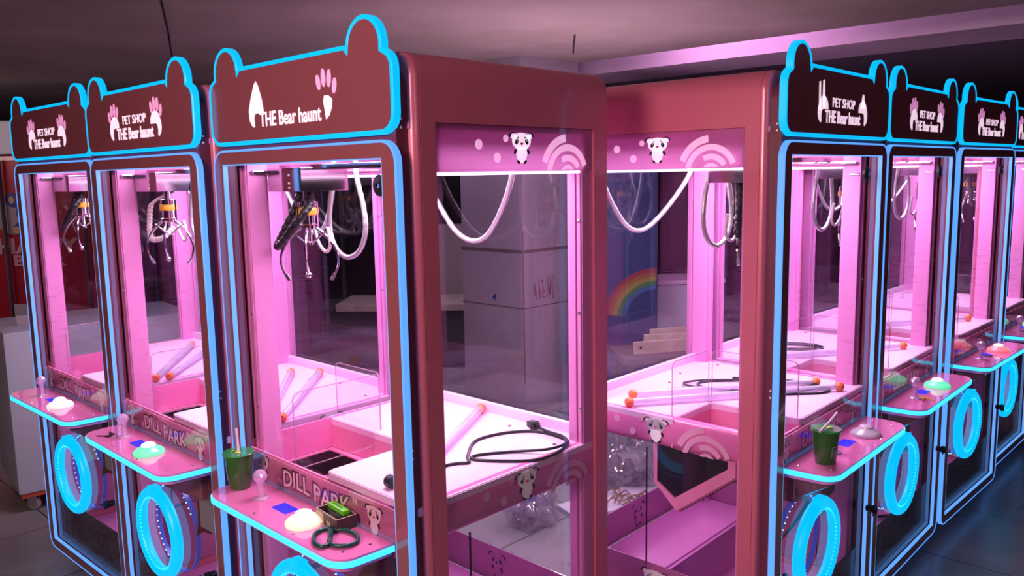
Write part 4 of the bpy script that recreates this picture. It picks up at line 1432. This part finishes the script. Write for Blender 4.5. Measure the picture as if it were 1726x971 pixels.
# blue board with a rainbow
t = thing('rainbow_board', 'tall blue board with a painted rainbow behind the nearest right machine', 'board', (0.84, 5.55, 0), 0.12)
mb = MB(); mb.box(-0.22, 0.16, 0, 0.10, 0.02, 1.95, 0.01)
obj('blue_panel', mb, M['post_blue'], t)
for k, (r, col) in enumerate(((0.36, (0.20, 0.03, 0.04)), (0.33, (0.22, 0.09, 0.03)), (0.30, (0.22, 0.18, 0.04)), (0.27, (0.05, 0.14, 0.06)), (0.24, (0.04, 0.09, 0.24)))):
    mm = mat('rainbow_stripe_%d' % k, col, 0.5)
    mb = MB()
    mb.prism(arcband(0.14, 0.62, r-0.03, r, 88, 172, 18), 0, 0.003, FRONT(0, -0.001, 0))
    obj('rainbow_stripe', mb, mm, t)
t = thing('white_cupboard', 'low white slanted cupboard right of the rainbow board', 'cupboard', (1.22, 5.9, 0), 0.15)
mb = MB()
mb.loft([[(-0.22, 0, 0.02), (0.34, 0, 0.02), (0.34, 0.35, 0.02), (-0.22, 0.35, 0.02)], [(-0.18, 0, 0.82), (0.32, 0, 0.82), (0.32, 0.35, 0.82), (-0.18, 0.35, 0.82)]])
obj('cupboard_body', mb, M['cart'], t)
mb = MB(); mb.box(-0.20, 0.34, -0.02, 0.37, 0.82, 0.85, 0.004)
obj('cupboard_top', mb, M['plaster2'], t)

# bench with boards
t = thing('work_bench', 'dark low bench carrying pale drilled boards behind the right machines', 'bench', (0.95, 4.75, 0), 0.1)
mb = MB()
mb.box(-0.30, 0.45, 0.0, 0.40, 0.50, 0.54, 0.004)
obj('bench_top', mb, M['darkwall'], t)
for x in (-0.27, 0.39):
    for y in (0.02, 0.34):
        mb = MB(); mb.box(x, x+0.04, y, y+0.04, 0, 0.50)
        obj('leg', mb, M['darkwall'], t)
for k, (x, y, a, l) in enumerate(((-0.02, 0.10, 0.25, 0.42), (0.05, 0.20, 0.08, 0.38), (0.10, 0.30, 0.30, 0.40))):
    q = thing('drilled_board', ('pale drilled board on the bench, nearest of three', 'pale drilled board on the bench, middle of three', 'pale drilled board on the bench, rearmost of three')[k], 'board', (0.95+x, 4.80+y, 0.54), a, 'pale boards on the bench')
    mb = MB(); mb.box(-l/2, l/2, -0.012, 0.012, 0.0, 0.075+0.02*k, 0.003)
    obj('plank', mb, M['wood'], q)
    mb = MB()
    for h in (-0.4, 0.38):
        mb.lathe([(0, -0.0125), (0.008, -0.0125), (0.008, -0.0135), (0, -0.0135)], (l*h, 0, 0.04), 12, 'y')
    obj('screw_hole', mb, M['black'], q, True)

# white cabinet on castors at the left
cu = Vector((0.725, 0.689)) 
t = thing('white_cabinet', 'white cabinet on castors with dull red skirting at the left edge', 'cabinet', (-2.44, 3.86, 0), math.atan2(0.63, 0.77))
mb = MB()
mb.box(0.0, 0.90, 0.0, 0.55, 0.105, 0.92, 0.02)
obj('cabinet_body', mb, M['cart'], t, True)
mb = MB(); mb.box(0.012, 0.888, 0.012, 0.538, 0.082, 0.105, 0.002)
obj('skirting', mb, M['cartred'], t)
for px, py in ((0.07, 0.06), (0.82, 0.06), (0.07, 0.48), (0.82, 0.48)):
    mb = MB()
    mb.box(-0.018, -0.014, -0.022, 0.022, 0.02, 0.078, 0.002); mb.box(0.014, 0.018, -0.022, 0.022, 0.02, 0.078, 0.002)
    mb.box(-0.028, 0.028, -0.03, 0.03, 0.076, 0.084, 0.002)
    f = obj('caster', mb, M['steel'], t, loc=(px, py, 0)); f.rotation_euler = (0, 0, 0.9)
    mb = MB()
    mb.lathe([(0, -0.012), (0.026, -0.012), (0.032, -0.007), (0.032, 0.007), (0.026, 0.012), (0, 0.012)], (0, 0, 0.032), 20, 'x')
    obj('wheel', mb, M['grey'], f, True)
cb = Vector((-2.44, 3.86)); ca = Vector((0.774, 0.633)); cn = Vector((-0.633, 0.774))
p = cb + ca*0.0 + cn*0.18
t = thing('card_holder', 'small white card holder on top of the white cabinet', 'card holder', (p.x-0.02+0.12, p.y+0.10, 0.92), 0.6)
mb = MB(); mb.box(-0.05, 0.05, -0.004, 0.004, 0.0, 0.05, 0.001); mb.box(-0.05, 0.05, -0.02, 0.02, 0.0, 0.004, 0.001)
obj('card', mb, M['muted'], t)

# red glass shopfront behind the left row
t = thing('red_shopfront', 'dark red glazed shopfront with pale letters behind the left machines', 'shopfront', (-4.6, 6.6, 0), 0.0)
mb = MB(); mb.box(-1.4, 1.30, 0, 0.12, 0.05, 1.85, 0.01)
obj('red_panel', mb, M['redwall'], t)
mb = MB(); mb.box(-1.4, 1.3, -0.03, 0.2, 1.86, 2.12, 0.01)
obj('lintel', mb, M['cart'], t)
mb = MB(); mb.box(-1.4, 0.46, -0.08, -0.03, 1.84, 1.93, 0.01)
obj('shutter_box', mb, M['muted'], t)
for x in (0.56, 1.20):
    mb = MB(); mb.box(x, x+0.009, -0.07, -0.02, 0.05, 1.85, 0.002)
    obj('glass_stile', mb, M['darkwall'], t)
mb = MB(); mb.box(-1.4, 1.22, -0.055, -0.045, 0.05, 1.84)
obj('glass_pane', mb, M['glass'], t)
for x, z in ((0.60, 0.55), (-0.4, 0.55)):
    mb = MB(); mb.box(x, x+0.22, -0.085, -0.072, z, z+0.12, 0.003)
    obj('pane_clamp', mb, M['muted'], t)
me = text_mesh('HAPPY', 0.66, 0.125, 0.01, 0.035, lambda u, q, h: (0.47+u, -0.001-h, 1.068+q), 'lettering', M['redlet'])
obj('lettering', me, None, t)
me = text_mesh('BEAR', 0.42, 0.090, 0.01, 0.035, lambda u, q, h: (0.59+u, -0.001-h, 0.968+q), 'lettering', M['redlet'])
obj('lettering', me, None, t)
mb = MB()
mb.prism(ell(0.64, 1.36, 0.17, 0.14, 28), 0, 0.004, FRONT(0, -0.001, 0))
obj('white_emblem', mb, M['muted'], t)
mb = MB()
for (u, v, a, b, r) in ((0.62, 1.50, 0.05, 0.06, 0.3), (0.71, 1.43, 0.055, 0.10, -0.35), (0.69, 1.28, 0.09, 0.055, 0.5)):
    mb.prism(ell(u, v, a, b, 20, rot=r), 0, 0.009, FRONT(0, -0.001, 0))
obj('blue_bow', mb, M['navy'], t)
mb = MB()
mb.prism(ell(0.62, 1.50, 0.02, 0.03, 14), 0, 0.013, FRONT(0, -0.001, 0)); mb.prism(ell(0.64, 1.26, 0.03, 0.03, 14), 0, 0.013, FRONT(0, -0.001, 0))
obj('tan_patch', mb, M['tan'], t)

# plastic bags and litter on the floor behind
def crumpled(name, label, cat, loc, sx, sy, sz, seed, inner):
    t = thing(name, label, cat, loc)
    random.seed(seed)
    mb = MB()
    bmesh.ops.create_icosphere(mb.bm, subdivisions=5, radius=1.0)
    from mathutils import noise
    for v in mb.bm.verts:
        p = v.co.copy()
        n = noise.noise(p*1.8+Vector((seed, 0, 0)))*0.30 - abs(noise.noise(Vector((p.x*6, p.y*6, p.z*1.6))+Vector((0, seed, 0))))*0.42 + 0.14
        k = 0.78 + n
        z = p.z*k
        pinch = 1.0 - 0.55*max(0, z)**1.5
        v.co = Vector((p.x*k*sx*pinch, p.y*k*sy*pinch, max(0.0, (z+0.72)/1.6)*sz))
    obj('film', mb, M['bag'], t, True)
    mb = MB()
    P = []
    for q in range(5):
        a = 2*PI*q/5
        mb.tube([(0.02*math.cos(a), 0.02*math.sin(a), sz*0.85), (0.05*math.cos(a+0.4), 0.05*math.sin(a+0.4), sz*1.08), (0.09*math.cos(a+0.6), 0.05*math.sin(a+0.6), sz*1.14)], 0.006, 5, smooth=3)
    obj('twisted_top', mb, M['bag'], t)
    for k, (mt, x, y, z, r) in enumerate(inner):
        mb = MB()
        bmesh.ops.create_icosphere(mb.bm, subdivisions=2, radius=r)
        for v in mb.bm.verts:
            v.co *= 0.75 + 0.5*noise.noise(v.co*14+Vector((k, seed, 1)))
            v.co += Vector((x, y, z))
        obj('content', mb, M[mt], t)
    return t
M['bluebit'] = mat('bright_blue_wrapper', (0.10, 0.22, 0.75), 0.4)
M['silver'] = mat('silver_wrapper', (0.7, 0.7, 0.8), 0.25, 0.7)
crumpled('plastic_bag', 'crumpled clear plastic bag with blue and silver contents on the floor', 'plastic bag', (0.06, 3.66, 0), 0.15, 0.12, 0.27, 3, [('bluebit', 0.0, -0.02, 0.16, 0.045), ('silver', 0.05, -0.01, 0.14, 0.045), ('silver', -0.05, 0.0, 0.10, 0.05), ('grey', 0.0, 0.0, 0.055, 0.065), ('bluebit', -0.04, -0.02, 0.19, 0.03)])
crumpled('plastic_bag', 'large clear plastic bag of scraps on the floor behind the right machines', 'plastic bag', (0.62, 4.13, 0.02), 0.24, 0.18, 0.44, 8, [('grey', 0.0, 0.0, 0.10, 0.11), ('silver', 0.06, -0.03, 0.14, 0.05), ('twig', -0.04, 0.0, 0.07, 0.06), ('bluebit', 0.03, 0.0, 0.36, 0.035)])
mb = MB()
mb.loft([[(0.30, 3.66, 0.0), (0.86, 4.00, 0.0), (0.74, 4.18, 0.0), (0.20, 3.84, 0.0)], [(0.30, 3.66, 0.02), (0.86, 4.00, 0.02), (0.74, 4.18, 0.02), (0.20, 3.84, 0.02)]])
tag(obj('white_sheet', mb, M['bluecloth']), 'flat white board lying on the floor under the large plastic bag', 'board')
mb = MB()
random.seed(5)
for k in range(16):
    x, y = 0.55+random.uniform(-0.07, 0.09), 3.86+random.uniform(-0.05, 0.06)
    a = random.uniform(0, PI)
    mb.tube([(x, y, 0.028), (x+0.04*math.cos(a), y+0.04*math.sin(a), 0.04+random.uniform(0, 0.02)), (x+0.08*math.cos(a+0.3), y+0.08*math.sin(a+0.3), 0.03)], 0.004, 5)
tag(obj('dry_twigs', mb, M['twig']), 'tangle of brown twigs on the white board by the large bag', 'twigs', kind='stuff')
t = thing('crumpled_tissue', 'small crumpled white tissue on the floor right of the clear bag', 'tissue', (0.30, 3.66, 0))
mb = MB()
bmesh.ops.create_icosphere(mb.bm, subdivisions=3, radius=0.035)
from mathutils import noise as _n
for v in mb.bm.verts:
    v.co *= 0.7+0.8*_n.noise(v.co*40)
    v.co.z = max(0, v.co.z*0.8+0.018)
obj('paper', mb, M['white'], t)
